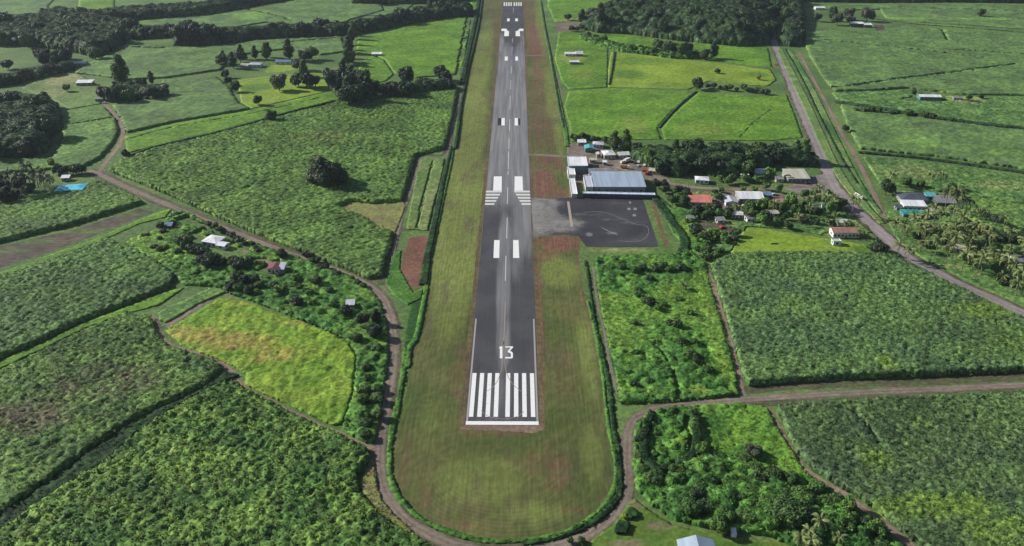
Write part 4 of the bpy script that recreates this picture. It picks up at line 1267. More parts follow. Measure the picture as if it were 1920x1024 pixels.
T('sugar_cane', 'cane field between the farm track and the dark grove', 'cane field', [(112, 212), (150, 207), (198, 204), (217, 226), (222, 250), (210, 272), (188, 298), (160, 312), (100, 318), (-60, 330), (-60, 300), (100, 300), (120, 260)], 'cane_mid', z=0, h=1.9, amp=.4, clump=4, sp=1.5, seed=8, ragged=.5, edge_jit=.7,
  cuts=[([(130, 236), (170, 231), (215, 222)], 2.5)])
T('sugar_cane', 'cane field below the blue roofed house', 'cane field', [(-130, 430), (-80, 395), (0, 388), (60, 372), (140, 358), (190, 343), (240, 365), (268, 381), (140, 422), (0, 455), (-130, 492)], 'cane_mid', z=0, h=2.5, amp=.4, clump=3.2, lumps=[(2.8, 1.25)], sp=1.0, tuft=.3, seed=9, ragged=.5, fringe=1.2, edge_jit=.55, rows=(1.2, 3.6, .22),
  patches=[(20, 400, 50, 10, .5)])
S('ploughed_field', 'brown ploughed strip on the left', 'ploughed field', [(-130, 498), (0, 462), (140, 430), (262, 391), (288, 398), (246, 414), (180, 441), (100, 470), (0, 503), (-130, 552)], 'plough', z=.03, sp=1.2, patches=[(140, 434, 120, 5, 1.0), (245, 402, 40, 6, .9), (60, 452, 40, 7, .9), (10, 470, 50, 8, .7), (200, 430, 30, 4, .6)])
T('grass_margin', 'light green grass margin below the ploughed strip', 'grass margin', [(-130, 562), (0, 512), (180, 448), (250, 418), (298, 398), (322, 392), (310, 408), (262, 420), (190, 452), (100, 486), (0, 522), (-130, 574)], 'grass_bright', z=.05, h=.3, amp=.2, sp=1.0)
T('sugar_cane', 'dark green cane field at the left edge below the ploughed strip', 'cane field', [(-140, 580), (0, 524), (100, 490), (205, 452), (232, 462), (290, 492), (328, 520), (318, 540), (235, 573), (150, 605), (75, 642), (0, 674), (-160, 735)],
  'cane_dark', z=0, h=2.4, amp=.5, clump=3.8, lumps=[(2.5, 1.35)], sp=.9, tuft=.35, seed=10, ragged=.5, fringe=1.2, edge_jit=.55, rows=(1.1, 3.4, .25), patches=[(60, 600, 80, 30, .2)])
T('grass_margin', 'bright grass line between two left cane fields', 'grass margin', [(-160, 742), (0, 680), (75, 648), (150, 611), (235, 579), (320, 546), (345, 540), (300, 572), (240, 588), (165, 614), (80, 656), (0, 692), (-160, 752)], 'grass_bright', z=.05, h=.5, amp=.35, sp=.8)
T('sugar_cane', 'brownish old cane field in the lower left', 'cane field', [(-180, 768), (0, 702), (80, 664), (165, 622), (240, 592), (284, 598), (294, 632), (318, 655), (360, 668), (400, 680), (418, 694), (372, 730), (290, 768), (240, 795), (180, 836), (110, 888), (0, 965), (-180, 1080)],
  'brown_cane', z=0, h=2.2, amp=.5, clump=3.6, lumps=[(2.3, 1.4)], sp=.85, tuft=.45, seed=11, ragged=.5, fringe=1.2, edge_jit=.55, patches=[(200, 720, 120, 40, .5), (60, 790, 80, 40, .7), (330, 660, 40, 15, -1), (270, 640, 30, 20, -1)])
T('undergrowth', 'dark overgrown drain between the lower left fields', 'undergrowth', [(-180, 1090), (0, 968), (110, 893), (180, 841), (240, 801), (290, 774), (375, 735), (425, 700), (450, 705), (400, 725), (300, 782), (250, 818), (200, 865), (113, 916), (0, 1000), (-180, 1125)],
  'hedge', z=0, h=.9, amp=.5, clump=2.5, sp=.9, seed=12, tuft=.3, blade=(.9, .35))
T('sugar_cane', 'rank bushy cane filling the bottom left corner', 'cane field', [(-200, 1140), (0, 1003), (116, 920), (203, 869), (253, 822), (305, 786), (402, 729), (440, 722), (480, 744), (540, 776), (600, 804), (650, 826), (690, 848), (686, 870), (668, 895), (672, 925), (705, 965), (740, 992), (800, 1024), (860, 1046), (900, 1062), (900, 1150), (400, 1180), (-200, 1200)],
  'bush_cane', z=0, h=2.0, amp=.5, clump=4.6, lumps=[(2.6, 1.9), (1.5, .8)], sp=.8, tuft=.55, blade=(1.1, .4), fine=.35, seed=13, ragged=.5, fringe=1.2, edge_jit=.55, patches=[(520, 800, 60, 30, -1), (60, 1000, 60, 40, .3)])
T('dry_grass', 'strip of yellow dry grass beside the dirt road bend', 'dry grass', [(690, 872), (700, 862), (706, 905), (716, 938), (738, 965), (760, 985), (775, 1000), (755, 1002), (722, 978), (690, 945), (676, 910)], 'drysoil', z=.03, h=.5, amp=.35, sp=.8, tuft=.4, patches=[(702, 905, 8, 25, 0)])
T('grass_field', 'yellow ripening plot with green patches on the left', 'grass field', [(310, 621), (360, 592), (412, 562), (440, 563), (478, 573), (520, 590), (560, 602), (610, 622), (650, 642), (667, 668), (664, 700), (660, 740), (650, 775), (640, 796), (620, 798), (560, 768), (500, 742), (460, 722), (462, 702), (440, 688), (400, 672), (340, 648)],
  'rice', z=.03, h=.7, amp=.3, clump=3, lumps=[(4.0, .7)], sp=.9, seed=14, ragged=.6, rows=(1.9, 5, .1), tuft=.35, blade=(.7, .2), patches=[(365, 628, 62, 16, .75), (440, 642, 80, 18, .8), (515, 668, 55, 16, .7), (450, 572, 60, 5, .5), (560, 608, 60, 6, .5)])
T('grass_field', 'small green terrace above the yellow plot', 'grass field', [(296, 588), (350, 562), (400, 540), (440, 545), (415, 552), (370, 572), (312, 606), (300, 602)], 'scrub_pale', z=.03, h=.6, amp=.35, sp=.9, seed=15)
T('undergrowth', 'patchy green scrub around the white left houses', 'undergrowth', [(236, 455), (300, 430), (320, 405), (345, 398), (420, 432), (500, 465), (560, 485), (640, 512), (690, 540), (712, 565), (722, 600), (728, 650), (726, 690), (720, 730), (712, 780), (704, 825), (690, 832),
   (655, 815), (645, 800), (662, 745), (668, 700), (670, 665), (650, 638), (600, 615), (540, 592), (480, 568), (440, 555), (400, 538), (345, 535), (332, 520), (290, 488)],
  'scrub', z=0, h=.9, amp=.5, clump=5, lumps=[(4.2, 2.2), (2.2, .7)], sp=.95, tuft=.3, blade=(1.0, .36), seed=16, lmask=24, ragged=.6, edge_jit=.6,
  cuts=[([(372, 448), (410, 462), (440, 470)], 16), ([(495, 505), (535, 515)], 10), ([(470, 488), (505, 492), (540, 500)], 5), ([(345, 412), (400, 432), (460, 462)], 7)],
  patches=[(262, 440, 34, 22, 1), (320, 480, 50, 20, .5), (430, 520, 40, 12, .4), (580, 540, 35, 10, .5), (700, 590, 10, 12, .6)])
T('lawn', 'yellow green garden behind the white left house', 'lawn', [(352, 418), (372, 428), (420, 448), (448, 464), (440, 472), (420, 466), (400, 455), (360, 432)], 'grass_yellow', z=.05, sp=1)

# ---- right of the airstrip
T('grass_field', 'smooth bright green pasture right of the runway', 'grass field', [(1066, 172), (1140, 166), (1290, 172), (1302, 176), (1258, 210), (1232, 240), (1240, 262), (1150, 262), (1105, 262), (1072, 266), (1066, 230), (1058, 200)], 'grass_bright', z=.03, h=.3, amp=.16, sp=1.8, seed=20,
  patches=[(1190, 235, 30, 20, .6)])
T('grass_field', 'second smooth green pasture beside the main road', 'grass field', [(1310, 174), (1380, 178), (1440, 182), (1475, 178), (1490, 215), (1505, 258), (1450, 264), (1350, 264), (1246, 262), (1240, 242), (1266, 212)], 'grass_bright', z=.03, h=.3, amp=.14, sp=1.8, seed=21,
  patches=[(1320, 245, 60, 15, .5)])
T('grass_field', 'yellow green rough pasture in the upper right', 'grass field', [(1146, 98), (1200, 102), (1290, 112), (1445, 131), (1456, 150), (1440, 162), (1380, 158), (1330, 152), (1292, 168), (1140, 164), (1140, 130)], 'grass_yellow', z=.03, h=.3, amp=.2, sp=2.0, seed=22,
  patches=[(1200, 115, 60, 8, .7), (1420, 140, 20, 6, .8), (1180, 140, 30, 10, .9), (1260, 160, 60, 5, .5)])
T('grass_field', 'green pasture around the far farm buildings', 'grass field', [(1048, 60), (1090, 62), (1140, 92), (1140, 130), (1138, 164), (1066, 168), (1052, 150), (1040, 110)], 'grass_bright', z=.03, h=.3, amp=.25, sp=2.0, seed=23, patches=[(1090, 140, 30, 15, .5), (1070, 110, 25, 8, 1)])
T('grass_field', 'light pasture in front of the wooded mound', 'grass field', [(1300, 76), (1380, 84), (1440, 90), (1448, 128), (1380, 120), (1300, 112), (1296, 95)], 'grass_bright', z=.03, h=.3, amp=.2, sp=2.2, seed=24)
T('grass_field', 'narrow pasture squeezed between the mound and its row of low trees', 'grass field', [(1098, 62), (1180, 66), (1240, 75), (1300, 82), (1298, 98), (1215, 93), (1170, 87), (1128, 74)], 'grass_bright', z=.03, h=.3, amp=.25, sp=2.4, seed=47)
T('grass_field', 'bright pasture near the top of the runway on the right', 'grass field', [(1030, -30), (1180, -30), (1170, 18), (1100, 30), (1092, 40), (1040, 42), (1026, 10)], 'grass_bright', z=.03, h=.3, amp=.2, sp=3, seed=25, patches=[(1080, 38, 40, 4, 1)])
S('soil_plot', 'bare brown patch before the wooded mound', 'soil plot', [(1040, 44), (1100, 38), (1096, 50), (1080, 58), (1046, 60)], 'dirt', z=.045, sp=2, patches=[(1060, 52, 10, 4, .6)])
T('sugar_cane', 'large cane field in the top right cut by thin drains', 'cane field', [(1500, 62), (1560, 58), (1640, 62), (1700, 50), (1790, 58), (1930, 66), (2060, 70), (2060, 160), (1930, 180), (1800, 178), (1700, 166), (1640, 170), (1565, 172), (1545, 150), (1520, 110)],
  'cane_far', z=0, h=1.9, amp=.45, clump=5, sp=2.1, seed=26, ragged=.5, edge_jit=.8, rows=(1.9, 8, .2), cuts=[([(1560, 166), (1600, 163), (1670, 152), (1780, 138), (1905, 122)], 4), ([(1500, 70), (1600, 82), (1720, 95), (1860, 112)], 3.5), ([(1792, 95), (1930, 104)], 3), ([(1765, 55), (1778, 78)], 3)])
T('sugar_cane', 'far green field under the top right tree line', 'cane field', [(1550, 14), (1600, 9), (1760, 6), (1900, 8), (2080, 12), (2080, 60), (1930, 56), (1840, 50), (1720, 42), (1660, 34), (1650, 18), (1600, 20)], 'cane_far', z=0, h=1.2, amp=.3, clump=6, sp=3.2, seed=27,
  cuts=[([(1640, 36), (1720, 43), (1930, 57)], 3), ([(1660, 17), (1760, 17), (1930, 22)], 2)], patches=[(1700, 36, 60, 2, 1), (1850, 37, 50, 2.5, 1)])
T('sugar_cane', 'cane field with the white roofed house at its top edge', 'cane field', [(1575, 198), (1640, 208), (1750, 226), (1850, 240), (1930, 248), (2060, 262), (2060, 335), (1930, 320), (1850, 308), (1750, 294), (1680, 287), (1612, 280), (1590, 240)],
  'cane_far', z=0, h=2.0, amp=.5, clump=4.5, sp=1.7, seed=28, ragged=.5, edge_jit=.7, rows=(1.4, 6, .18), patches=[(1720, 270, 50, 12, .6), (1900, 290, 60, 6, .6)])
T('undergrowth', 'scrubby green strip around the right white house', 'undergrowth', [(1560, 175), (1640, 172), (1700, 170), (1800, 182), (1930, 184), (2060, 170), (2060, 255), (1930, 240), (1850, 231), (1750, 218), (1650, 201), (1570, 188)], 'scrub_pale', z=0, h=.8, amp=.6, clump=4, sp=1.8, seed=29,
  cuts=[([(1712, 186), (1760, 190)], 14)], patches=[(1810, 188, 35, 8, 1)])
T('undergrowth', 'light green weedy field right of the canal track', 'undergrowth', [(1618, 296), (1680, 300), (1750, 308), (1850, 323), (1930, 336), (2060, 352), (2060, 400), (1930, 385), (1850, 372), (1780, 362), (1700, 352), (1650, 345)], 'scrub_pale', z=0, h=.9, amp=.4, clump=3.5, lumps=[(4.0, 1.2)], sp=1.5, seed=30, tuft=.15,
  patches=[(1700, 325, 80, 15, .6), (1880, 350, 60, 10, .6)])
T('sugar_cane', 'rough cane field behind the palm grove on the right', 'cane field', [(1790, 366), (1850, 377), (1930, 390), (2060, 406), (2060, 470), (1930, 446), (1860, 432), (1810, 412), (1775, 392)], 'cane_mid', z=0, h=2.1, amp=.4, clump=3.5, lumps=[(3.6, 1.4)], sp=1.2, seed=31, ragged=.5, fringe=1.2, edge_jit=.55, tuft=.2)
T('sugar_cane', 'wide grey green cane field on the right beneath the palms', 'cane field', [(1332, 500), (1362, 486), (1400, 480), (1500, 479), (1600, 479), (1668, 482), (1705, 500), (1750, 522), (1800, 546), (1860, 576), (1930, 610), (2060, 670), (2060, 690), (1920, 698), (1700, 708), (1560, 712), (1402, 724), (1386, 680), (1366, 610), (1345, 540)],
  'cane_blue', z=0, h=2.8, amp=.4, clump=2.6, lumps=[(2.2, 1.3)], sp=.9, seed=32, ragged=.5, fringe=1.2, edge_jit=.55, rows=(-.45, 3.0, .12), tuft=.6, blade=(1.5, .22), patches=[(1620, 560, 22, 20, .4), (1480, 570, 26, 20, .4), (1840, 590, 60, 14, .7), (1900, 650, 60, 40, .45), (1660, 690, 20, 15, .6)])
T('lawn', 'yellow green open lawn above the wide cane field', 'lawn', [(1370, 474), (1384, 450), (1398, 428), (1440, 430), (1500, 440), (1550, 448), (1600, 455), (1660, 466), (1690, 480), (1650, 477), (1500, 477)], 'grass_yellow', z=.04, h=.12, amp=.05, sp=1.1, seed=33, patches=[(1640, 468, 50, 8, 1), (1560, 455, 15, 6, .8), (1410, 440, 15, 8, .5)])
T('sugar_cane', 'tall grey green cane field in the bottom right corner', 'cane field', [(1456, 766), (1560, 760), (1700, 752), (1920, 742), (2080, 735), (2120, 1180), (1820, 1150), (1745, 1040), (1698, 1004), (1648, 962), (1610, 934), (1565, 908), (1525, 884), (1500, 860), (1480, 822)],
  'cane_slate', z=0, h=2.6, amp=.4, clump=2.4, lumps=[(2.0, 1.35)], sp=.8, seed=34, ragged=.5, fringe=1.2, edge_jit=.55, rows=(.9, 2.8, .12), tuft=.85, blade=(1.5, .20), cuts=[([(1600, 782), (1625, 805), (1650, 845)], 1.4)], patches=[(1640, 870, 35, 30, .55), (1760, 960, 120, 30, .75), (1880, 1010, 90, 40, .6), (1720, 800, 20, 15, .4)])
T('undergrowth', 'lush green scrub between the airstrip and the brown track', 'undergrowth', [(1116, 482), (1200, 480), (1262, 478), (1290, 468), (1320, 495), (1338, 560), (1360, 630), (1380, 710), (1384, 742), (1290, 751), (1220, 756), (1165, 758), (1154, 700), (1140, 635), (1126, 575), (1120, 530)],
  'scrub', z=0, h=.9, amp=.6, clump=7, lumps=[(5.0, 2.0), (2.4, .8)], sp=.85, seed=35, lmask=26, ragged=.6, fringe=1.0, edge_jit=.6, tuft=.35, blade=(.9, .36), cuts=[([(1215, 640), (1240, 660), (1262, 700), (1275, 748)], 1.8)],
  patches=[(1322, 570, 14, 60, .7), (1352, 680, 14, 60, .8), (1175, 650, 26, 28, .6), (1200, 738, 50, 8, .5), (1220, 590, 40, 20, .35), (1310, 735, 20, 10, 1.0), (1240, 690, 30, 40, -1)])
T('undergrowth', 'bright green scrub sloping from the apron to the gardens', 'undergrowth', [(1235, 370), (1262, 392), (1300, 400), (1310, 420), (1330, 450), (1330, 490), (1290, 465), (1262, 440), (1245, 400)], 'scrub', z=0, h=.6, amp=.5, clump=3, sp=1.0, seed=36, patches=[(1290, 430, 30, 20, .8)])
T('undergrowth', 'garden scrub among the settlement houses', 'undergrowth', [(1262, 360), (1340, 362), (1345, 395), (1400, 400), (1480, 372), (1560, 380), (1640, 440), (1650, 455), (1560, 445), (1480, 430), (1400, 425), (1372, 470), (1335, 490), (1325, 440), (1300, 402), (1265, 390)], 'scrub_pale', z=0, h=.4, amp=.45, clump=3, sp=1.1, seed=37, lmask=20,
  patches=[(1350, 420, 40, 10, .6)], cuts=[([(1290, 372), (1335, 376)], 14), ([(1355, 374), (1435, 372)], 14), ([(1555, 440), (1620, 442)], 10), ([(1300, 420), (1360, 428), (1390, 440)], 9), ([(1380, 390), (1480, 385)], 9)])
S('dirt_yard', 'trodden dirt around the settlement houses', 'yard', [(1262, 352), (1340, 360), (1440, 362), (1500, 366), (1520, 376), (1480, 392), (1430, 398), (1380, 396), (1350, 398), (1290, 394)], 'yard', z=.035, sp=1.3, patches=[(1300, 390, 20, 5, .6)])
S('soil_plot', 'bare purplish dirt among the settlement rubble', 'soil plot', [(1280, 405), (1340, 400), (1400, 400), (1480, 378), (1500, 385), (1460, 400), (1400, 415), (1395, 435), (1350, 455), (1320, 440), (1300, 420)], 'plough', z=.03, sp=1.2, patches=[(1330, 440, 25, 8, .6)])
T('undergrowth', 'rough grass under the palms along the main road', 'undergrowth', [(1662, 410), (1680, 360), (1760, 358), (1800, 385), (1830, 425), (1930, 455), (2060, 500), (2060, 630), (1930, 578), (1860, 548), (1800, 520), (1745, 492), (1702, 468), (1680, 445)], 'scrub_pale', z=0, h=.4, amp=.4, clump=3, sp=1.2, seed=38,
  cuts=[([(1685, 385), (1745, 400)], 15), ([(1690, 368), (1790, 375)], 15), ([(1900, 480), (1930, 490)], 10)], patches=[(1870, 475, 30, 10, .9), (1780, 500, 30, 5, .7)])
T('grass_field', 'vivid green meadow right of the dirt road corner', 'grass field', [(1300, 762), (1380, 757), (1436, 764), (1455, 800), (1476, 836), (1500, 872), (1520, 896), (1440, 880), (1360, 850), (1300, 830), (1290, 800)], 'meadow', z=.03, h=.6, amp=.4, clump=3.5, lumps=[(3.5, .9)], sp=.85, seed=39, tuft=.4, blade=(.9, .3),
  patches=[(1340, 800, 30, 30, .8), (1400, 850, 40, 12, .7)])
T('undergrowth', 'dense dark green undergrowth of the lower right grove', 'undergrowth', [(1192, 800), (1215, 780), (1260, 766), (1300, 765), (1292, 800), (1302, 834), (1360, 856), (1440, 886), (1520, 903), (1560, 925), (1600, 950), (1640, 980), (1680, 1020), (1720, 1060), (1560, 1060), (1440, 1005), (1400, 1000), (1330, 992), (1260, 975), (1220, 945), (1195, 920), (1186, 870)],
  'scrub', z=0, h=1.3, amp=.6, clump=6.0, lumps=[(4.5, 2.2), (2.4, .8)], sp=.85, seed=40, ragged=.6, edge_jit=.6, tuft=.45, blade=(1.0, .38), cuts=[([(1212, 800), (1205, 840), (1215, 880), (1250, 885), (1290, 870), (1298, 830), (1290, 785)], 3.0)], patches=[(1275, 830, 15, 12, .6), (1205, 860, 0.1, .1, 0)])
T('lawn', 'green lawn around the grey roofed house at the bottom', 'lawn', [(1060, 1060), (1120, 1005), (1150, 985), (1178, 945), (1190, 935), (1215, 955), (1262, 985), (1330, 1000), (1400, 1008), (1500, 1020), (1560, 1070), (1560, 1180), (1000, 1180)], 'lawn', z=.04, h=.1, amp=.06, sp=1.0, seed=41,
  patches=[(1240, 985, 30, 10, .7), (1180, 1020, 40, 8, .8), (1420, 1010, 60, 8, .7), (1195, 945, 14, 10, .7)])
T('grass_field', 'pale far pastures at the top left', 'grass field', [(-60, 44), (60, 32), (95, 22), (90, 12), (130, -30), (-60, -40)], 'cane_far', z=0, h=.5, amp=.3, clump=6, sp=3.2, seed=42, patches=[(20, 35, 50, 8, .7)])
T('grass_field', 'bright far pasture between the top left belts', 'grass field', [(145, 30), (150, -20), (215, -30), (215, 18), (190, 33)], 'grass_bright', z=.03, h=.3, amp=.2, sp=3, seed=43)
T('sugar_cane', 'far cane field above the long tree belt', 'cane field', [(225, 46), (300, 36), (400, 28), (480, 14), (560, 0), (700, -25), (720, 20), (655, 38), (640, 48), (600, 52), (500, 42), (440, 52), (330, 52)], 'cane_far', z=0, h=1.2, amp=.4, clump=6, sp=3.2, seed=44,
  cuts=[([(430, 12), (520, 30), (545, 40)], 4)], patches=[(470, 30, 30, 8, .8)])
T('grass_field', 'small pale far field by the top of the runway', 'grass field', [(640, 5), (780, 5), (760, 22), (720, 30), (655, 30)], 'cane_far', z=0, h=.5, amp=.3, sp=3.2, seed=45)
T('grass_field', 'little bright field at the top beside the runway drain', 'grass field', [(882, -20), (902, -30), (896, 22), (882, 20)], 'grass_bright', z=.03, h=.3, sp=3, seed=46)
# ------------------------------------------------------------------ trees
DK = ['dark_round', 'dark_round', 'dark_wide', 'mid_round']
DT = ['dark_round', 'dark_tall', 'dark_wide', 'mid_tall']
MX = ['mid_round', 'dark_round', 'mid_tall', 'bright_round', 'grey_round']
LU = ['mid_round', 'bright_round', 'mid_round', 'bright_round', 'mid_wide', 'dark_round']

MOUND = [(1085, 52), (1120, 26), (1180, 4), (1250, -12), (1380, -18), (1440, -4), (1455, 50), (1442, 84), (1385, 88), (1300, 80), (1240, 73), (1180, 64), (1120, 62)]
MP = GP(MOUND)


def mound_z(x, y):
    d = closest(np.array([x]), np.array([y]), MP)[0][0]
    return 17 * min(1, d / 50) ** .6


grove(MOUND, 48, 1.15, 1.7, ['dark_round', 'dark_wide', 'mid_round', 'grey_round', 'dark_tall'], 'tree of the dense dark wood covering the mound', 'trees on the wooded mound', zf=mound_z)
belt([(1090, 70), (1130, 82), (1170, 94), (1215, 101), (1260, 106), (1305, 106)], 12, .6, .85, ['mid_round', 'bright_round', 'dark_round'], 'low tree in the row below the wooded mound', 'low trees below the mound', jit=10)
belt([(1235, 98), (1262, 104), (1298, 106)], 5, 1.2, 1.5, ['dark_round', 'mid_round'], 'bulky dark tree in the row below the wooded mound', 'bulky trees below the mound', jit=6)
tree('dark_round', 1322, 112, .95, 'dark tree standing alone below the wooded mound, shorter of the two')
tree('dark_tall', 1337, 110, 1.1, 'taller dark tree in the pasture below the wooded mound')
tree('dark_round', 1305, 168, 1.0, 'round dark tree at the head of the bent pasture drain', sz=.9)
belt([(1325, 166), (1370, 170), (1410, 173), (1445, 178)], 12, 1.0, 1.6, ['dark_shrub', 'mid_shrub'], 'shrub in the hedge between the pasture and the rough meadow', 'pasture hedge shrubs', jit=3)
tree('dark_shrub', 1345, 138, 1.3, 'small dark shrub alone in the rough meadow')
tree('yellow_round', 1421, 150, .45, 'small yellowish tree in the rough meadow near the main road')
tree('dark_shrub', 1065, 38, 2.2, 'dark bush by the bare brown patch near the runway top')
belt([(1068, 60), (1085, 58), (1098, 54)], 4, 1.4, 2.2, ['dark_shrub'], 'bush below the bare brown patch near the runway top', 'bushes by the brown patch', jit=4)


def mass(label, poly, mat='wood', h=2.5, dome=6.0, domew=9.0, sp=1.5, seed=80, tuft=.4, blade=(1.5, .8), amp=.9, clump=12.0, lumps=((9.5, 5.5), (4.5, 1.4))):
    T('woods', label, 'woods', poly, mat, z=0, h=h, amp=amp, clump=clump, sp=sp, seed=seed, dome=dome, domew=domew, tuft=tuft, blade=blade, edge_jit=1.0, fine=.5, lumps=lumps)


mass('canopy of the thick wood at the far left', [(-60, 46), (0, 46), (60, 44), (110, 26), (150, 33), (240, 52), (244, 68), (222, 92), (180, 108), (120, 95), (60, 88), (-60, 84)], seed=80, dome=9, h=3)
mass('strip of trees added for the dark shadow band below the far left wood', [(-60, 172), (30, 158), (80, 146), (140, 132), (140, 124), (80, 134), (30, 146), (-60, 154)], seed=81, dome=4)  # canopy added in the place of a shadow band
mass('canopy of the upper tree belt at the top left', [(120, 51), (180, 45), (240, 40), (280, 37), (330, 34), (380, 30), (430, 22), (480, 12), (540, 2), (540, -8), (470, 2), (420, 9), (370, 17), (320, 21), (270, 23), (215, 27), (150, 36)], seed=82, dome=8, sp=2.0)
mass('canopy of the trees between far wood and long belt', [(238, 76), (322, 71), (322, 62), (240, 64)], seed=83, dome=7)
mass('canopy of the long belt reaching the runway drain', [(325, 86), (395, 86), (440, 80), (490, 75), (540, 71), (600, 69), (650, 67), (690, 61), (730, 53), (765, 47), (805, 40), (850, 34), (887, 31), (886, 18), (850, 20), (805, 26), (765, 34), (730, 41), (690, 49), (650, 57), (600, 60), (540, 61), (490, 64), (440, 68), (400, 72), (330, 70)], seed=84, dome=8)
mass('canopy of the topmost wood left of the runway', [(660, 8), (720, 9), (780, 8), (860, 4), (885, 1), (880, -10), (660, -4)], seed=85, dome=8, sp=2.6)
mass('canopy of the deep grove at the left edge', [(-60, 208), (0, 198), (60, 192), (112, 206), (116, 228), (96, 262), (90, 286), (50, 298), (-60, 304)], seed=86, dome=8.5, h=3)
mass('canopy of the clump around the left farm cluster', [(200, 178), (225, 166), (300, 173), (316, 183), (290, 190), (222, 188)], seed=87, dome=5)
mass('canopy of the tight clump above the big cane field', [(612, 158), (650, 148), (685, 160), (705, 178), (760, 172), (840, 160), (856, 168), (790, 178), (705, 192), (688, 196), (656, 200), (630, 182)], seed=88, dome=6)
mass('dark canopy of the wood covering the mound', MOUND, seed=89, dome=25, domew=50, h=3, sp=2.0, tuft=.25)
mass('canopy of the low woods in front of the mound', [(1088, 66), (1130, 78), (1170, 90), (1215, 97), (1262, 97), (1312, 102), (1312, 111), (1262, 111), (1215, 104), (1170, 98), (1128, 88), (1088, 74)], 'grove', seed=90, dome=3.5, h=1.5, sp=1.5, lumps=((7.0, 4.0), (3.5, 1.2)))
mass('canopy of the wood closing the top right corner', [(1380, 8), (1440, 5), (1500, 4), (1600, 5), (1700, 7), (1800, 6), (2080, 9), (2080, -12), (1380, -14)], seed=91, dome=9, sp=3.0)
mass('canopy of the woods at the far end of the main road', [(1462, 80), (1470, 50), (1476, 0), (1500, 0), (1510, 40), (1503, 86), (1480, 88)], seed=92, dome=9, h=3)
mass('canopy of the grove behind the settlement lane', [(1180, 296), (1212, 288), (1262, 294), (1340, 286), (1400, 290), (1470, 293), (1528, 302), (1536, 314), (1480, 312), (1450, 306), (1444, 316), (1410, 318), (1402, 330), (1345, 333), (1330, 328), (1300, 322), (1275, 334), (1240, 328), (1212, 310)], seed=93, dome=6.5, sp=1.6)
mass('green canopy of the lower right grove', [(1210, 908), (1250, 900), (1312, 856), (1380, 868), (1450, 896), (1530, 932), (1600, 972), (1640, 1010), (1670, 1060), (1540, 1050), (1452, 998), (1400, 985), (1330, 976), (1268, 958), (1230, 934)], 'grove', seed=94, dome=2.6, domew=6, h=1.4, sp=.85, amp=.4, clump=5, tuft=.7, blade=(.8, .45), lumps=((5.0, 3.2), (2.4, .9)))
# top left belts
grove([(-40, 48), (0, 46), (60, 44), (110, 24), (150, 32), (240, 50), (246, 70), (226, 96), (180, 112), (120, 97), (60, 90), (-40, 86)], 24, 1.15, 1.75, DK, 'dark tree in the thick wood at the far left', 'trees of the far left wood')
belt([(-20, 164), (30, 152), (80, 142), (128, 128)], 6, .7, 1.1, DK, 'dark tree added to the shadow band below the pale blue roofed shed', 'trees below the far left wood', jit=8)  # small trees added to darken the shadow band
grove([(60, 128), (80, 112), (130, 106), (140, 118), (100, 132)], 6, 1.0, 1.4, DK, 'dark tree crowding the pale blue roofed shed', 'trees around the far left shed')
belt([(120, 46), (170, 42), (215, 38), (270, 34), (320, 31), (370, 27), (420, 18), (470, 10), (520, 2), (560, -4)], 15, 1.0, 1.5, DK, 'dark tree in the upper tree belt at the top left', 'trees of the upper left belt', jit=18)
belt([(238, 70), (280, 67), (322, 66)], 4, 1.0, 1.3, DK, 'dark tree linking the far left wood to the long belt', 'trees linking wood and belt', jit=8)
grove([(325, 72), (332, 86), (395, 86), (400, 72)], 10, 1.4, 1.8, ['dark_round', 'dark_wide', 'mid_round'], 'big dark tree in the bulge of the long belt', 'big trees of the long belt bulge')
belt([(395, 80), (440, 75), (490, 70), (540, 66), (600, 64), (650, 62), (690, 56), (730, 48), (765, 42), (805, 35), (850, 29), (884, 26)], 24, 1.0, 1.5, DK, 'dark tree in the long belt reaching the runway drain', 'trees of the long left belt', jit=10)
belt([(800, 30), (830, 26), (868, 22)], 5, 1.2, 1.6, ['dark_round', 'dark_tall'], 'dark tree in the thick end of the long belt by the runway', 'thick end of the long belt', jit=16)
belt([(665, 5), (720, 7), (780, 5), (850, 2), (880, 0)], 7, 1.0, 1.4, DK, 'dark tree in the topmost row left of the runway', 'topmost row left of the runway', jit=14)
belt([(652, 132), (655, 104), (660, 82), (664, 66)], 8, .9, 1.25, ['dark_tall', 'grey_round', 'mid_tall'], 'slim tree in the short row running down from the long belt', 'short row below the long belt', jit=4)
tree('dark_shrub', 16, 130, 2.6, 'dark bush alone in the far left pasture')
tree('mid_shrub', 126, 172, 1.6, 'small bush in the uneven yellow pasture')
grove([(-40, 212), (0, 196), (60, 190), (112, 205), (118, 228), (98, 262), (92, 288), (50, 300), (-40, 304)], 16, 1.05, 1.55, ['dark_round', 'dark_wide', 'mid_round'], 'dark tree in the deep grove at the left edge', 'trees of the left edge grove')
tree('mid_tall', 232, 162, 1.75, 'very tall tree above the far left farm cluster')
grove([(190, 190), (200, 168), (240, 164), (300, 172), (312, 184), (250, 194)], 10, .75, 1.25, ['dark_round', 'mid_round', 'grey_round', 'dark_wide'], 'tree crowding the grey farm cluster on the left', 'trees of the left farm cluster')
tree('dark_tall', 285, 158, .75, 'small upright tree at the right end of the left farm cluster')
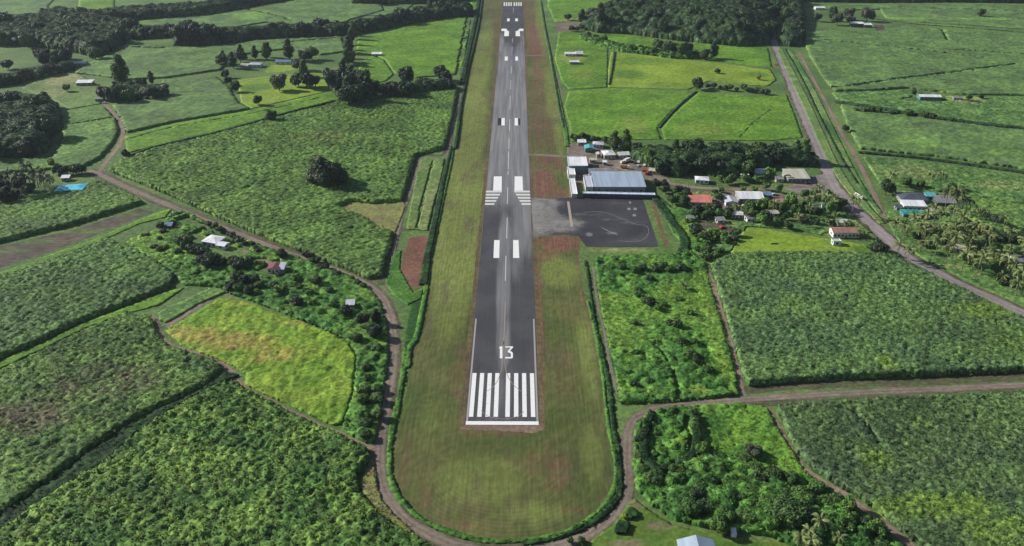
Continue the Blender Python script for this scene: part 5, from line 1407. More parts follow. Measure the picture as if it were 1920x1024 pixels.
for px, py, s, k, lab in [(438, 128, 1.0, 'dark_tall', 'dark upright tree left of the pale lilac farmhouse'), (452, 118, 1.1, 'dark_round', 'dark tree just behind the pale lilac farmhouse'),
                          (500, 112, 1.1, 'mid_tall', 'tall tree between the two left farmhouses'), (543, 112, 1.3, 'dark_tall', 'tall dark tree behind the dull blue farmhouse'),
                          (572, 116, 1.0, 'grey_round', 'greyish tree right of the dull blue farmhouse'), (585, 112, 1.2, 'mid_round', 'broad tree at the right end of the farm yard'),
                          (563, 132, 1.1, 'grey_round', 'pale slender tree in front of the farm yard'), (424, 146, .7, 'dark_round', 'small dark tree at the left paddock corner'),
                          (430, 160, .7, 'dark_round', 'dark tree halfway down the left paddock edge'), (441, 172, .85, 'dark_round', 'dark tree at the lower left paddock corner'),
                          (524, 170, 1.25, 'grey_round', 'pale conical tree in the vivid paddock'), (560, 162, 1.1, 'dark_round', 'left dark tree of the trio in the vivid paddock'),
                          (575, 166, 1.2, 'dark_round', 'middle dark tree of the trio in the vivid paddock'), (592, 164, 1.0, 'dark_round', 'right dark tree of the trio in the vivid paddock'),
                          (570, 144, 1.0, 'mid_tall', 'tall tree behind the dark trio in the vivid paddock'),
                          (486, 197, .72, 'dark_round', 'small round dark tree on the edge of the vivid paddock'), (512, 229, .85, 'dark_round', 'round dark tree on the long hedge'),
                          (760, 158, 1.35, 'dark_round', 'big dark tree above the belt beside the runway drain'), (824, 150, 1.15, 'dark_round', 'dark tree nearest the runway drain'),
                          (836, 156, 1.0, 'dark_round', 'dark tree at the end of the belt by the drain'), (237, 298, .55, 'dark_round', 'small dark tree at the left end of the long hedge'),
                          (656, 122, 1.0, 'mid_round', 'tree at the gate of the small green pasture')]:
    tree(k, px, py, s, lab)
belt([(412, 126), (420, 118), (430, 112), (445, 112), (470, 110), (520, 108)], 5, .7, 1.0, ['dark_round', 'grey_round', 'dark_tall'], 'tree in the windbreak behind the left farmhouses', 'farmhouse windbreak', jit=4)
grove([(610, 150), (650, 142), (686, 160), (706, 178), (692, 198), (655, 200), (625, 180)], 11, 1.15, 1.6, ['dark_round', 'dark_wide', 'dark_tall'], 'dark tree in the tight clump above the big cane field', 'clump above the big cane field')
belt([(700, 184), (730, 180), (760, 180), (795, 172), (845, 166)], 9, .85, 1.25, ['dark_round', 'dark_wide', 'mid_round'], 'dark tree in the row between the cane fields by the drain', 'row between the left cane fields', jit=7)
for px, py, s, k, lab in [(597, 346, 1.09, 'grey_round', 'leftmost tree of the lone clump in the big cane field'), (607, 352, 1.28, 'dark_tall', 'tall dark tree of the lone clump in the big cane field'),
                          (620, 354, 1.22, 'dark_round', 'front dark tree of the lone clump in the big cane field'), (632, 348, 1.22, 'dark_round', 'rightmost tree of the lone clump in the big cane field'),
                          (612, 342, 1.28, 'dark_round', 'rear tree of the lone clump in the big cane field')]:
    tree(k, px, py, s, lab)
tree('palm_grey_b', 603, 344, 1.2, 'palm rising from the lone clump in the big cane field')
grove([(-40, 350), (0, 342), (60, 340), (98, 348), (96, 366), (50, 378), (0, 388), (-40, 384)], 20, .8, 1.0, ['palm_grey', 'palm_grey_b', 'palm_grey'], 'dull grey green palm in the grove beside the bright blue roof', 'palms beside the bright blue roof')
grove([(-40, 362), (50, 356), (90, 362), (40, 382), (-40, 392)], 8, .6, .85, ['dark_round'], 'dark tree beneath the palms beside the bright blue roof', 'dark trees under the left palms')
belt([(95, 330), (115, 328), (140, 326), (165, 322)], 6, 1.3, 2.0, ['dark_shrub'], 'dark bush behind the bright blue roof', 'bushes behind the bright blue roof', jit=3)
tree('yellow_round', 97, 312, .45, 'small yellowish tree above the left palm grove')
# around the white left house
for px, py, s, k, lab in [(346, 462, .95, 'mid_wide', 'big broad tree left of the white left house'), (362, 476, .8, 'dark_round', 'dark tree below the broad tree by the white left house'),
                          (303, 428, .6, 'dark_round', 'small dark tree by the little blue hut'), (322, 424, .5, 'dark_round', 'dark tree right of the little blue hut'),
                          (528, 486, .8, 'dark_round', 'round green tree above the maroon roofed house'), (582, 482, .45, 'grey_round', 'small grey tree by the dirt road right of the maroon house'),
                          (598, 492, .5, 'dark_round', 'small dark tree beside the small grey tree by the dirt road')]:
    tree(k, px, py, s, lab)
belt([(372, 480), (392, 496), (415, 494), (440, 506), (462, 502), (478, 492)], 9, .6, .85, ['dark_round', 'dark_wide', 'mid_round'], 'dark tree in the shady row in front of the white left house', 'shady row by the white left house', jit=4)
belt([(392, 424), (412, 434), (438, 446), (462, 460), (490, 474)], 12, 1.0, 1.5, ['dark_shrub', 'mid_shrub', 'grey_shrub'], 'shrub in the hedge between the white left house and the road', 'roadside hedge by the white left house', jit=2)
belt([(560, 480), (600, 500), (640, 520), (690, 542)], 10, .9, 1.4, ['dark_shrub', 'mid_shrub'], 'shrub along the dirt road above the left scrub', 'shrubs along the left dirt road', jit=3)
belt([(268, 452), (300, 442), (300, 470), (330, 482)], 7, .9, 1.5, ['dark_shrub', 'mid_shrub'], 'shrub in the rough ground left of the broad tree', 'shrubs left of the broad tree', jit=5)
grove([(425, 545), (440, 525), (470, 520), (490, 540), (470, 562), (445, 556)], 7, .6, .85, ['dark_round', 'mid_round'], 'dark tree at the top corner of the yellow plot', 'trees at the yellow plot corner')
grove([(520, 520), (600, 530), (650, 545), (690, 570), (640, 590), (560, 580), (500, 555)], 12, 1.1, 2.0, ['mid_shrub', 'bright_shrub', 'dark_shrub'], 'shrub in the green scrub above the yellow plot', 'shrubs above the yellow plot')
grove([(625, 600), (655, 590), (690, 600), (715, 640), (712, 668), (690, 668), (650, 630)], 6, .6, .85, ['mid_round', 'dark_round', 'mid_round'], 'dark tree between the yellow plot and the dirt road', 'trees right of the yellow plot')
grove([(676, 690), (716, 676), (722, 720), (712, 790), (700, 826), (668, 818), (672, 760)], 10, .5, .75, ['bright_round', 'mid_round', 'mid_round'], 'lush green tree beside the lower dirt road bend', 'lush trees by the lower dirt road')
tree('dark_tall', 706, 606, .8, 'dark tree throwing its shadow over the dirt road by the grey hut')
# settlement
for px, py, s, k, lab in [(1152, 284, .95, 'mid_tall', 'tall feathery tree left of the pair behind the terminal yard'), (1172, 286, 1.05, 'mid_tall', 'tall feathery tree right of the pair behind the terminal yard'),
                          (1075, 262, .4, 'dark_round', 'small tree by the upper right drain above the terminal'), (1660, 366, .85, 'dark_round', 'round dark tree beside the canal track'),
                          (1646, 474, .85, 'dark_wide', 'dark tree right of the pink roofed long house'), (1632, 470, .6, 'mid_round', 'bright tree between the pink roofed house and the dark tree'),
                          (1347, 378, .55, 'mid_round', 'small tree between the red roof and the little lilac roof'), (1625, 40, 1.4, 'grey_round', 'greyish tree behind the far white roofed sheds'),
                          (1840, 32, .9, 'dark_round', 'dark tree alone in the far right field')]:
    tree(k, px, py, s, lab)
belt([(1078, 262), (1110, 264), (1150, 272), (1185, 288)], 12, 1.0, 1.7, ['dark_shrub', 'mid_shrub'], 'shrub in the hedge behind the terminal houses', 'hedge behind the terminal houses', jit=4)
grove([(1176, 292), (1212, 286), (1260, 292), (1290, 296), (1290, 320), (1262, 334), (1238, 330), (1212, 312)], 10, .75, 1.05, MX, 'tree in the grove right of the terminal yard', 'grove right of the terminal yard')
grove([(1275, 296), (1340, 284), (1400, 288), (1412, 300), (1405, 328), (1345, 332), (1300, 318), (1280, 312)], 12, .85, 1.2, ['dark_round', 'dark_wide', 'mid_round', 'grey_round'], 'dark tree in the grove behind the settlement lane', 'grove behind the settlement lane')
grove([(1405, 292), (1470, 292), (1530, 302), (1536, 316), (1480, 314), (1450, 306)], 9, .85, 1.15, ['dark_round', 'dark_wide', 'mid_round', 'mid_tall'], 'dark tree between the cream roof and the pastures', 'grove behind the cream roof')
belt([(1340, 344), (1380, 342), (1410, 340), (1450, 336)], 8, 1.2, 1.9, ['bright_shrub', 'mid_shrub'], 'bush along the upper side of the settlement lane', 'bushes along the settlement lane', jit=4)
grove([(1222, 346), (1258, 354), (1286, 366), (1288, 392), (1262, 388), (1240, 366)], 10, .5, .75, ['dark_round', 'mid_round'], 'small dark tree between the hangar and the red roof', 'trees between hangar and red roof')
grove([(1286, 396), (1340, 398), (1380, 402), (1378, 412), (1300, 412)], 9, 1.2, 2.0, ['dark_shrub', 'mid_shrub', 'bright_shrub'], 'garden bush below the red roofed house', 'garden bushes below the red roof')
grove([(1398, 398), (1440, 394), (1500, 392), (1556, 384), (1596, 404), (1590, 420), (1552, 430), (1480, 432), (1420, 424)], 24, .5, .8, ['mid_round', 'dark_round', 'grey_round', 'palm', 'palm_b', 'bright_round'], 'garden tree or palm in the belt above the yellow lawn', 'garden trees above the yellow lawn', cat='tree')
belt([(1300, 470), (1330, 488), (1350, 470), (1365, 452), (1380, 438)], 10, 1.2, 2.0, ['mid_shrub', 'bright_shrub', 'dark_shrub'], 'bush at the left edge of the yellow lawn', 'bushes left of the yellow lawn', jit=3)
for px, py, s in [(1290, 418, 1.2), (1312, 455, 1.3), (1340, 450, 1.0)]:
    tree('banana', px, py, s, 'small broad leaved plant in the rubble gardens', 'plants in the rubble gardens')
grove([(1440, 64), (1440, 24), (1462, -6), (1504, -6), (1512, 50), (1502, 88), (1472, 84), (1464, 60)], 16, 1.1, 1.6, ['dark_round', 'dark_tall', 'grey_round', 'mid_tall', 'dark_wide'], 'tall tree shading the far end of the main road', 'trees at the far end of the main road')
belt([(1380, 6), (1440, 2), (1500, 1), (1600, 1), (1700, 2), (1800, 2), (1980, 4)], 14, 1.2, 1.7, ['dark_round', 'dark_wide', 'dark_tall'], 'dark tree in the line closing the top right corner', 'top right tree line', jit=16)
grove([(1515, 52), (1528, 36), (1560, 30), (1592, 34), (1598, 50), (1560, 56)], 6, .9, 1.25, ['dark_round', 'mid_round', 'grey_round'], 'tree beside the far white roofed sheds', 'trees beside the far sheds')
grove([(1390, 34), (1400, 22), (1440, 26), (1438, 34)], 4, .6, .9, ['dark_round', 'grey_round'], 'tree among the far aqua roofed houses', 'trees among the far houses')
for px, py, s, k, lab in [(1815, 190, .5, 'bright_round', 'bright round tree right of the white house in the cane'), (1712, 178, .4, 'dark_round', 'small dark tree left of the white house in the cane'),
                          (1585, 248, .5, 'dark_round', 'small dark tree beside the canal track near the thick hedge'), (1838, 186, .4, 'dark_round', 'small dark tree further right of the white house')]:
    tree(k, px, py, s, lab)
belt([(1600, 212), (1660, 214), (1720, 222), (1790, 232)], 12, 1.1, 1.8, ['dark_shrub', 'mid_shrub'], 'bush in the thick hedge across the right cane', 'thick hedge bushes', jit=3)
# palms on the right
grove([(1672, 438), (1700, 424), (1750, 414), (1800, 424), (1850, 444), (1900, 462), (1960, 480), (1960, 570), (1900, 556), (1850, 536), (1800, 512), (1745, 486), (1704, 466)], 56, .9, 1.2, ['palm', 'palm_b', 'palm_c', 'palm'],
      'coconut palm in the big grove along the right of the main road', 'coconut grove by the main road', cat='palm')
grove([(1680, 446), (1760, 430), (1860, 460), (1940, 490), (1940, 550), (1860, 530), (1780, 495)], 14, .5, .75, ['dark_round', 'mid_round'], 'dark leafy tree under the coconut grove', 'leafy trees under the coconuts')
belt([(1760, 396), (1790, 404), (1830, 418), (1880, 432)], 8, .8, 1.0, ['palm', 'palm_grey', 'palm_c'], 'palm in the thin row behind the coconut grove', 'palm row behind the grove', jit=4, cat='palm')
belt([(1820, 436), (1870, 446), (1940, 460)], 8, .7, .95, ['dark_round', 'dark_wide'], 'dark tree at the cane edge behind the coconut grove', 'trees at the cane edge', jit=4)
for px, py, lab in [(1682, 486, 'coconut palm by the road at the upper corner of the wide cane field'), (1700, 494, 'coconut palm just right of the roadside corner palm')]:
    tree('palm', px, py, .95, lab)
belt([(1560, 428), (1545, 420), (1620, 450)], 4, .6, .8, ['palm', 'palm_b'], 'palm close to the pink roofed long house', 'palms by the pink roof', jit=4, cat='palm')
# scrub between the airstrip and the brown track
grove([(1135, 490), (1200, 488), (1300, 492), (1330, 560), (1350, 640), (1370, 720), (1300, 735), (1180, 740), (1165, 640), (1140, 560)], 8, .9, 1.5, ['mid_shrub', 'mid_shrub', 'bright_shrub'], 'shrub in the lush scrub right of the airstrip', 'shrubs of the scrub right of the airstrip')
grove([(1180, 520), (1290, 540), (1330, 620), (1355, 700), (1290, 690), (1230, 620), (1190, 560)], 7, .42, .62, ['mid_round', 'dark_round', 'bright_round', 'palm_b'], 'small tree in the lush scrub right of the airstrip', 'small trees of the scrub right of the airstrip', cat='tree')
belt([(1150, 500), (1200, 512), (1250, 505), (1290, 520)], 7, 1.2, 2.0, ['mid_shrub', 'dark_shrub'], 'bush in the dark patch at the top of the lush scrub', 'bushes at the top of the lush scrub', jit=4)
belt([(1190, 560), (1230, 585), (1270, 620), (1300, 680), (1330, 700)], 9, 1.2, 2.1, ['mid_shrub', 'dark_shrub', 'bright_shrub'], 'bush in the diagonal row crossing the lush scrub', 'diagonal row in the lush scrub', jit=4)
grove([(1375, 396), (1440, 398), (1480, 398), (1470, 420), (1400, 418), (1375, 412)], 12, .45, .7, ['mid_round', 'palm', 'bright_round', 'grey_round'], 'small tree in the lower settlement gardens', 'lower garden trees', cat='tree')
grove([(1440, 352), (1475, 356), (1470, 366), (1335, 366), (1340, 358), (1400, 360)], 6, .35, .5, ['mid_round', 'bright_round'], 'little tree squeezed between lane and white roofs', 'little trees by the lane')
grove([(1500, 372), (1556, 372), (1590, 396), (1560, 402), (1500, 392)], 9, .5, .75, ['mid_round', 'palm', 'palm_b', 'bright_round'], 'tree or palm filling the corner of lane and main road', 'trees at the lane corner', cat='tree')
grove([(1300, 425), (1360, 448), (1350, 470), (1318, 472), (1300, 450)], 8, 1.3, 2.2, ['mid_shrub', 'bright_shrub', 'dark_shrub'], 'bush in the overgrown rubble gardens', 'bushes in the rubble gardens')
belt([(1666, 352), (1690, 350), (1740, 352), (1790, 360)], 6, .45, .7, ['mid_round', 'palm'], 'small tree behind the dark slate roof', 'trees behind the slate roof', jit=3, cat='tree')
# lower right grove
grove([(1205, 905), (1250, 896), (1312, 850), (1380, 862), (1450, 890), (1530, 926), (1600, 966), (1650, 1012), (1690, 1060), (1540, 1050), (1450, 998), (1400, 988), (1330, 980), (1265, 962), (1228, 936)], 52, .42, .78, LU,
      'tree in the lush grove at the lower right', 'trees of the lower right grove')
belt([(1212, 792), (1202, 830), (1200, 870), (1210, 900)], 5, .4, .55, ['mid_round', 'dark_round'], 'tree in the hedge on the left of the round clearing', 'left rim of the round clearing', jit=1.5)
belt([(1250, 776), (1292, 776), (1300, 812), (1304, 842)], 5, .4, .55, ['mid_round', 'bright_round'], 'tree in the hedge on the right of the round clearing', 'right rim of the round clearing', jit=1.5)
grove([(1225, 800), (1285, 800), (1285, 862), (1225, 866)], 9, .7, 1.2, ['bright_shrub', 'mid_shrub'], 'shrub inside the round clearing', 'shrubs in the round clearing')
for px, py, s, k, lab in [(1412, 856, .72, 'grey_round', 'greyish domed tree at the top of the lower right grove'), (1478, 978, 1.15, 'mid_wide', 'broadest tree of the lower right grove beside the white van'),
                          (1500, 944, .95, 'mid_round', 'large round tree in the middle of the lower right grove'), (1345, 998, .72, 'bright_round', 'bright tree at the lawn edge left of the white van')]:
    tree(k, px, py, s, lab)
grove([(1485, 1022), (1530, 1008), (1580, 1018), (1580, 1040), (1500, 1045)], 7, .6, .8, ['palm', 'palm_b'], 'pale coconut palm at the bottom of the lower right grove', 'palms at the bottom of the grove', cat='palm')
tree('yellow_round', 1170, 972, .22, 'tiny bright yellow tree on the lawn beside the dirt road')
for poly, lab in [([(1180, 955), (1194, 960), (1197, 972), (1182, 976), (1174, 966)], 'raised dark green block above the tiny yellow tree'),
                  ([(1160, 980), (1182, 984), (1174, 1004), (1154, 1002), (1152, 994)], 'raised dark green block below the tiny yellow tree')]:
    T('garden_hedge', lab, 'hedge', poly, 'hedge', z=0, h=1.3, amp=.2, sp=.5, clump=1.5, seed=70)  # low raised sheets filling two dark patches beside the tiny tree
belt([(870, 1040), (1000, 1046), (1080, 1020), (1120, 1008)], 6, .6, .9, ['mid_shrub', 'grey_shrub'], 'shrub at the outer edge of the bottom dirt road', 'shrubs by the bottom dirt road', jit=1.5)

# ------------------------------------------------------------------ buildings
HS = [
    ('hangar', 'big hangar with broad blue grey roof beside the apron', 1162, 361, 35, 26, 4.2, 0, 'r_bluegrey', 'w_grey', 'shed', dict(pitch=.05, nwin=6, cat='hangar')),
    ('annex', 'narrow pinkish flat roofed annex left of the hangar', 1105, 361, 5.2, 23, 3.8, 0, 'r_lilac', 'w_cream', 'flat', dict(over=.1, nwin=1, cat='annex')),
    ('terminal_building', 'long low white roofed terminal gallery facing the apron', 1160, 372, 48, 3.0, 2.9, -3, 'r_bluewhite', 'w_dark', 'flat', dict(over=.35, nwin=13, cat='terminal')),
    ('terminal_building', 'white flat roofed terminal hall with teal walls', 1084, 324, 13.5, 20, 5.2, 0, 'r_white', 'w_teal', 'flat', dict(over=.3, nwin=5, cat='terminal')),
    ('terminal_building', 'low white wing on the runway side of the terminal hall', 1072, 337, 5.0, 16, 3.6, 0, 'r_white', 'w_white', 'flat', dict(over=.2, nwin=1, cat='terminal')),
    ('walkway', 'narrow white roofed walkway from the terminal to the apron', 1077, 371, 3.6, 30, 2.6, 0, 'r_white', 'w_cream', 'flat', dict(over=.3, nwin=0, cat='walkway')),
    ('workshop', 'grey weathered roof workshop tucked behind the hangar', 1124, 333, 15, 11, 3.0, 0, 'r_grey', 'w_white', 'gable', dict(nwin=5, cat='workshop')),
    ('house', 'aqua roofed house at the back of the terminal yard', 1105, 286, 6.6, 8, 3.2, 0, 'r_aqua', 'w_teal', 'gable', dict(along='y')),
    ('house', 'pale lilac roofed house right of the aqua roof', 1121, 278, 8, 7, 3.0, -8, 'r_lilac', 'w_white', 'hip', {}),
    ('shed', 'small white shed left of the aqua roof', 1091, 273, 6, 5, 2.6, 0, 'r_white', 'w_grey', 'shed', dict(cat='shed', pitch=.12, nwin=1)),
    ('house', 'hip roofed off white house in the terminal yard', 1143, 298, 8.5, 10, 3.1, 8, 'r_white', 'w_cream', 'hip', {}),
    ('shed', 'little cream shed left of the hip roofed house', 1123, 296, 3.8, 5, 2.6, 0, 'r_cream', 'w_cream', 'gable', dict(cat='shed', along='y', nwin=1)),
    ('shed', 'pale green long shed under the grove by the terminal yard', 1171, 297, 8.5, 5, 2.6, 10, 'r_pale', 'w_grey', 'shed', dict(cat='shed', pitch=.15)),
    ('shed', 'cream lean to shed beside the lane east of the hangar', 1227, 327, 8.5, 4, 2.4, -18, 'r_cream', 'w_cream', 'shed', dict(cat='shed', pitch=.15)),
    ('house', 'house with faded red roof below the settlement lane', 1313, 387, 14, 13, 3.0, -3, 'r_red', 'w_cream', 'gable', dict(pitch=.3)),
    ('house', 'little lilac roofed house between red and white roofs', 1371, 387, 7.4, 9, 2.9, 0, 'r_lilac', 'w_white', 'gable', dict(along='y')),
    ('house', 'wide white roofed house below the settlement lane', 1408, 381, 16, 13, 3.2, -2, 'r_white', 'w_grey', 'gable', dict(pitch=.3, nwin=5)),
    ('shed', 'dull blue tin shed right of the wide white roof', 1440, 373, 5, 4, 2.6, 5, 'r_navy', 'w_dark', 'shed', dict(cat='shed', pitch=.15, nwin=1)),
    ('house', 'small white hip roofed house under the dark grove', 1316, 345, 9, 7, 2.8, -8, 'r_white', 'w_white', 'hip', {}),
    ('house', 'lilac grey roofed house in the trees left of the cream roof', 1428, 333, 9.5, 9, 3.3, -8, 'r_lilac', 'w_grey', 'gable', {}),
    ('house', 'large cream roofed building where the lane meets the main road', 1497, 343, 15, 15, 3.3, 0, 'r_cream', 'w_grey', 'shed', dict(pitch=.10, nwin=5)),
    ('house', 'long house with rusty pink roof and white front beside the lawn', 1586, 446, 15.8, 7.5, 3.6, 0, 'r_pink', 'w_white', 'gable', dict(nwin=7, pitch=.35, over=.6)),
    ('outbuilding', 'small white block below the left end of the pink roof', 1569, 461, 4.6, 4, 2.7, 0, 'r_pale', 'w_white', 'flat', dict(over=.1, nwin=1, cat='outbuilding')),
    ('house', 'long teal roofed house at the edge of the palm grove', 1719, 410, 17, 8, 2.7, -6, 'r_teal', 'w_teal', 'hip', dict(nwin=5)),
    ('house', 'off white roofed house directly behind the teal roof', 1714, 396, 14, 7, 3.6, -4, 'r_white', 'w_white', 'shed', dict(nwin=5, pitch=.15)),
    ('house', 'dark slate roofed house behind the off white roof', 1714, 383, 17, 13, 3.0, -4, 'r_dark', 'w_grey', 'hip', dict(nwin=5)),
    ('shed', 'small aqua roofed shed right of the dark slate roof', 1745, 375, 6, 5, 2.6, -4, 'r_aqua', 'w_grey', 'shed', dict(cat='shed', pitch=.15, nwin=1)),
    ('house', 'grey tin roofed house at the cane edge right of the slate roof', 1774, 388, 11.5, 13, 2.9, -8, 'r_grey', 'w_dark', 'gable', {}),
    ('house', 'grey roofed white walled hut at the right edge of the palm grove', 1916, 499, 8, 8, 3.0, 0, 'r_grey', 'w_white', 'gable', {}),
    ('shed', 'tiny orange tin shed at the top of the palm grove', 1875, 451, 3.6, 3, 2.3, -5, 'r_red', 'w_cream', 'shed', dict(cat='shed', nwin=0)),
    ('house', 'bright blue roofed house beside the left palms', 131, 364, 17.5, 10.5, 2.8, 10, 'r_blue', 'w_white', 'hip', dict(nwin=5)),
    ('shed', 'small white shed behind the bright blue roof', 123, 340, 5, 4, 2.5, 10, 'r_white', 'w_grey', 'shed', dict(cat='shed', nwin=1, pitch=.15)),
    ('house', 'white hip roofed house in the left garden', 393, 463, 9.6, 9, 3.0, -18, 'r_white', 'w_white', 'hip', {}),
    ('garage', 'white roofed garage touching the white left house', 414, 468, 5.4, 5, 2.6, -18, 'r_white', 'w_white', 'gable', dict(cat='garage', nwin=1)),
    ('house', 'maroon roofed house below the left dirt road', 513, 513, 6.4, 6, 2.9, -4, 'r_maroon', 'w_white', 'gable', dict(along='y')),
    ('shed', 'lilac tin lean to against the maroon roofed house', 528, 512, 2.6, 5, 2.5, -4, 'r_lilac', 'w_grey', 'shed', dict(cat='shed', nwin=0)),
    ('hut', 'tiny lilac grey hut in the scrub near the dirt road bend', 657, 580, 3.8, 4, 2.7, 6, 'r_lilac', 'w_cream', 'shed', dict(cat='hut', nwin=1, pitch=.12)),
    ('hut', 'little dull blue hut above the left garden', 317, 430, 3.2, 3, 2.4, 0, 'r_navy', 'w_dark', 'shed', dict(cat='hut', nwin=1)),
    ('shed', 'long white roofed shed in the uneven far left pasture', 158, 161, 15, 8, 3.0, 6, 'r_white', 'w_grey', 'shed', dict(cat='shed', pitch=.12)),
    ('shed', 'pale blue roofed shed hidden below the far left wood', 150, 124, 13, 8, 3.0, 8, 'r_lilac', 'w_grey', 'gable', dict(cat='shed')),
    ('house', 'left roof of the grey farm cluster at the track head', 186, 191, 7, 6, 2.8, 0, 'r_grey', 'w_grey', 'gable', {}),
    ('house', 'right pale roof of the grey farm cluster at the track head', 208, 186, 8.5, 6, 2.8, 0, 'r_lilac', 'w_grey', 'gable', {}),
    ('house', 'pale lilac hip roofed farmhouse behind the vivid paddock', 478, 127, 13, 9, 3.2, 0, 'r_lilac', 'w_white', 'hip', {}),
    ('shed', 'low cream shed attached left of the lilac farmhouse', 458, 128, 8, 5, 2.6, 0, 'r_cream', 'w_cream', 'shed', dict(cat='shed')),
    ('house', 'dull blue roofed farmhouse behind the yellowish lawn', 531, 121, 17, 8, 3.0, 0, 'r_navy', 'w_white', 'gable', {}),
    ('hut', 'white roofed hut in the small pasture left of the runway', 706, 106, 11, 6, 2.8, 0, 'r_white', 'w_cream', 'shed', dict(cat='hut', pitch=.12)),
    ('house', 'aqua roofed house near the far end of the main road', 1423, 24, 16, 9, 3.2, 0, 'r_aqua', 'w_white', 'gable', {}),
    ('house', 'grey roofed house right of the far aqua roof', 1444, 22, 13, 8, 3.0, 0, 'r_grey', 'w_grey', 'gable', {}),
    ('house', 'left of two white roofs below the far aqua roof', 1409, 41, 8.5, 6, 2.8, 0, 'r_white', 'w_grey', 'gable', {}),
    ('house', 'right of two white roofs below the far aqua roof', 1424, 43, 8.5, 6, 2.8, -4, 'r_white', 'w_grey', 'gable', {}),
    ('house', 'white roofed house under the top right tree line', 1538, 19, 14, 9, 3.2, 0, 'r_white', 'w_white', 'gable', {}),
    ('shed', 'larger of two far white roofed sheds by the brown plot', 1607, 51, 17, 7, 4.5, -3, 'r_white', 'w_dark', 'shed', dict(cat='shed', pitch=.15)),
    ('shed', 'smaller far white roofed shed touching the brown plot', 1627, 52, 10, 6, 3.6, -3, 'r_white', 'w_dark', 'shed', dict(cat='shed', pitch=.15)),
    ('house', 'white roofed house in the right cane below the slanting drain', 1744, 188, 19, 8, 3.2, -4, 'r_white', 'w_teal', 'gable', dict(nwin=5)),
    ('shed', 'small grey shed right of the white roofed cane house', 1796, 189, 8, 5, 2.6, -10, 'r_grey', 'w_grey', 'gable', dict(cat='shed')),
    ('house', 'white roofed farmhouse right of the far runway', 1070, 106, 13, 8, 3.0, 0, 'r_white', 'w_white', 'gable', {}),
    ('shed', 'lilac roofed farm shed behind the far farmhouse', 1086, 106, 8, 6, 2.8, 0, 'r_lilac', 'w_grey', 'shed', dict(cat='shed')),
    ('shed', 'white roofed shed below the far farmhouse', 1077, 121, 10, 6, 2.8, 0, 'r_white', 'w_grey', 'gable', dict(cat='shed')),
    ('house', 'grey blue gable roofed house on the bottom lawn', 1318, 1088, 11.5, 14, 3.0, 0, 'r_bluegrey', 'w_white', 'gable', dict(along='y', pitch=.36)),
]
for b_, lab, px, py, w_, d_, h_, rot, rf, wl, st, kw in HS:
    house(b_, lab, px, py, w_, d_, h_, rot, rf, wl, st, **kw)

for i_, (lab, px, py, w_, d_, rot, rf) in enumerate([
    ('small rusty tin shed among the bushes left of the rubble', 1296, 416, 4, 3.5, 12, 'r_grey'), ('pinkish tin shed at the lower rubble plot', 1322, 446, 4, 3, -20, 'r_pink'),
    ('grey tin shed behind the white wrecked car', 1352, 420, 5, 4, 8, 'r_grey'), ('cream shed below the dull blue tin shed', 1428, 392, 7, 4, 4, 'r_cream'),
    ('rusty pink shed at the right of the lower gardens', 1468, 386, 8, 4.5, 3, 'r_pink'), ('grey shed at the road side of the gardens', 1526, 398, 6, 5, -8, 'r_grey'),
    ('white shed half hidden above the long pink roof', 1580, 424, 6, 3.5, -4, 'r_pale'), ('small dark slate shed beside the road by the palms', 1686, 396, 4, 4, 0, 'r_dark'),
    ('cream tin lean to right of the teal roof', 1756, 403, 7, 4, -8, 'r_cream'), ('grey tin shed in the middle of the palm grove', 1812, 452, 5, 4, -10, 'r_grey'),
    ('pale tin shed at the cane side of the palm grove', 1848, 440, 6, 3.5, -8, 'r_pale'), ('white tin shed left of the lilac grey house', 1398, 338, 5, 4, 0, 'r_white'),
    ('grey shed by the dark car near the lane junction', 1462, 342, 5, 4, 0, 'r_grey'), ('pale shed at the top of the car park', 1154, 281, 5, 3.5, 5, 'r_pale'),
    ('cream tin shelter behind the terminal hall', 1112, 306, 5, 3, 0, 'r_cream'), ('small white kiosk at the middle of the car park', 1134, 310, 2.6, 2.6, 0, 'r_white')]):
    house('shed', lab, px, py, w_, d_, 2.4, rot, rf, 'w_grey' if i_ % 2 else 'w_cream', 'shed', pitch=.14, nwin=1, cat='shed')

for lab, px, py, w_, d_, rot, rf, wl in [
    ('low cream roofed house in the middle of the lower gardens', 1446, 408, 9, 7, 5, 'r_cream', 'w_white'), ('small white house at the edge of the lower gardens', 1382, 410, 6.5, 5.5, -6, 'r_white', 'w_cream'),
    ('grey roofed house beside the settlement rubble', 1412, 417, 8, 6, 8, 'r_grey', 'w_white'), ('pale roofed house near the bend of the main road', 1554, 396, 8, 6, -10, 'r_pale', 'w_white'),
    ('cream roofed house deep in the palm grove', 1795, 474, 8, 6, -14, 'r_cream', 'w_white')]:
    house('house', lab, px, py, w_, d_, 2.8, rot, rf, wl, 'gable')

# dark shop front of the terminal: hard standing between it and the apron
S('forecourt', 'concrete strip in front of the terminal gallery', 'forecourt', [(1068, 366), (1226, 374), (1204, 371.5), (1064, 373.5)], 'road', z=.08, sp=1) if False else None

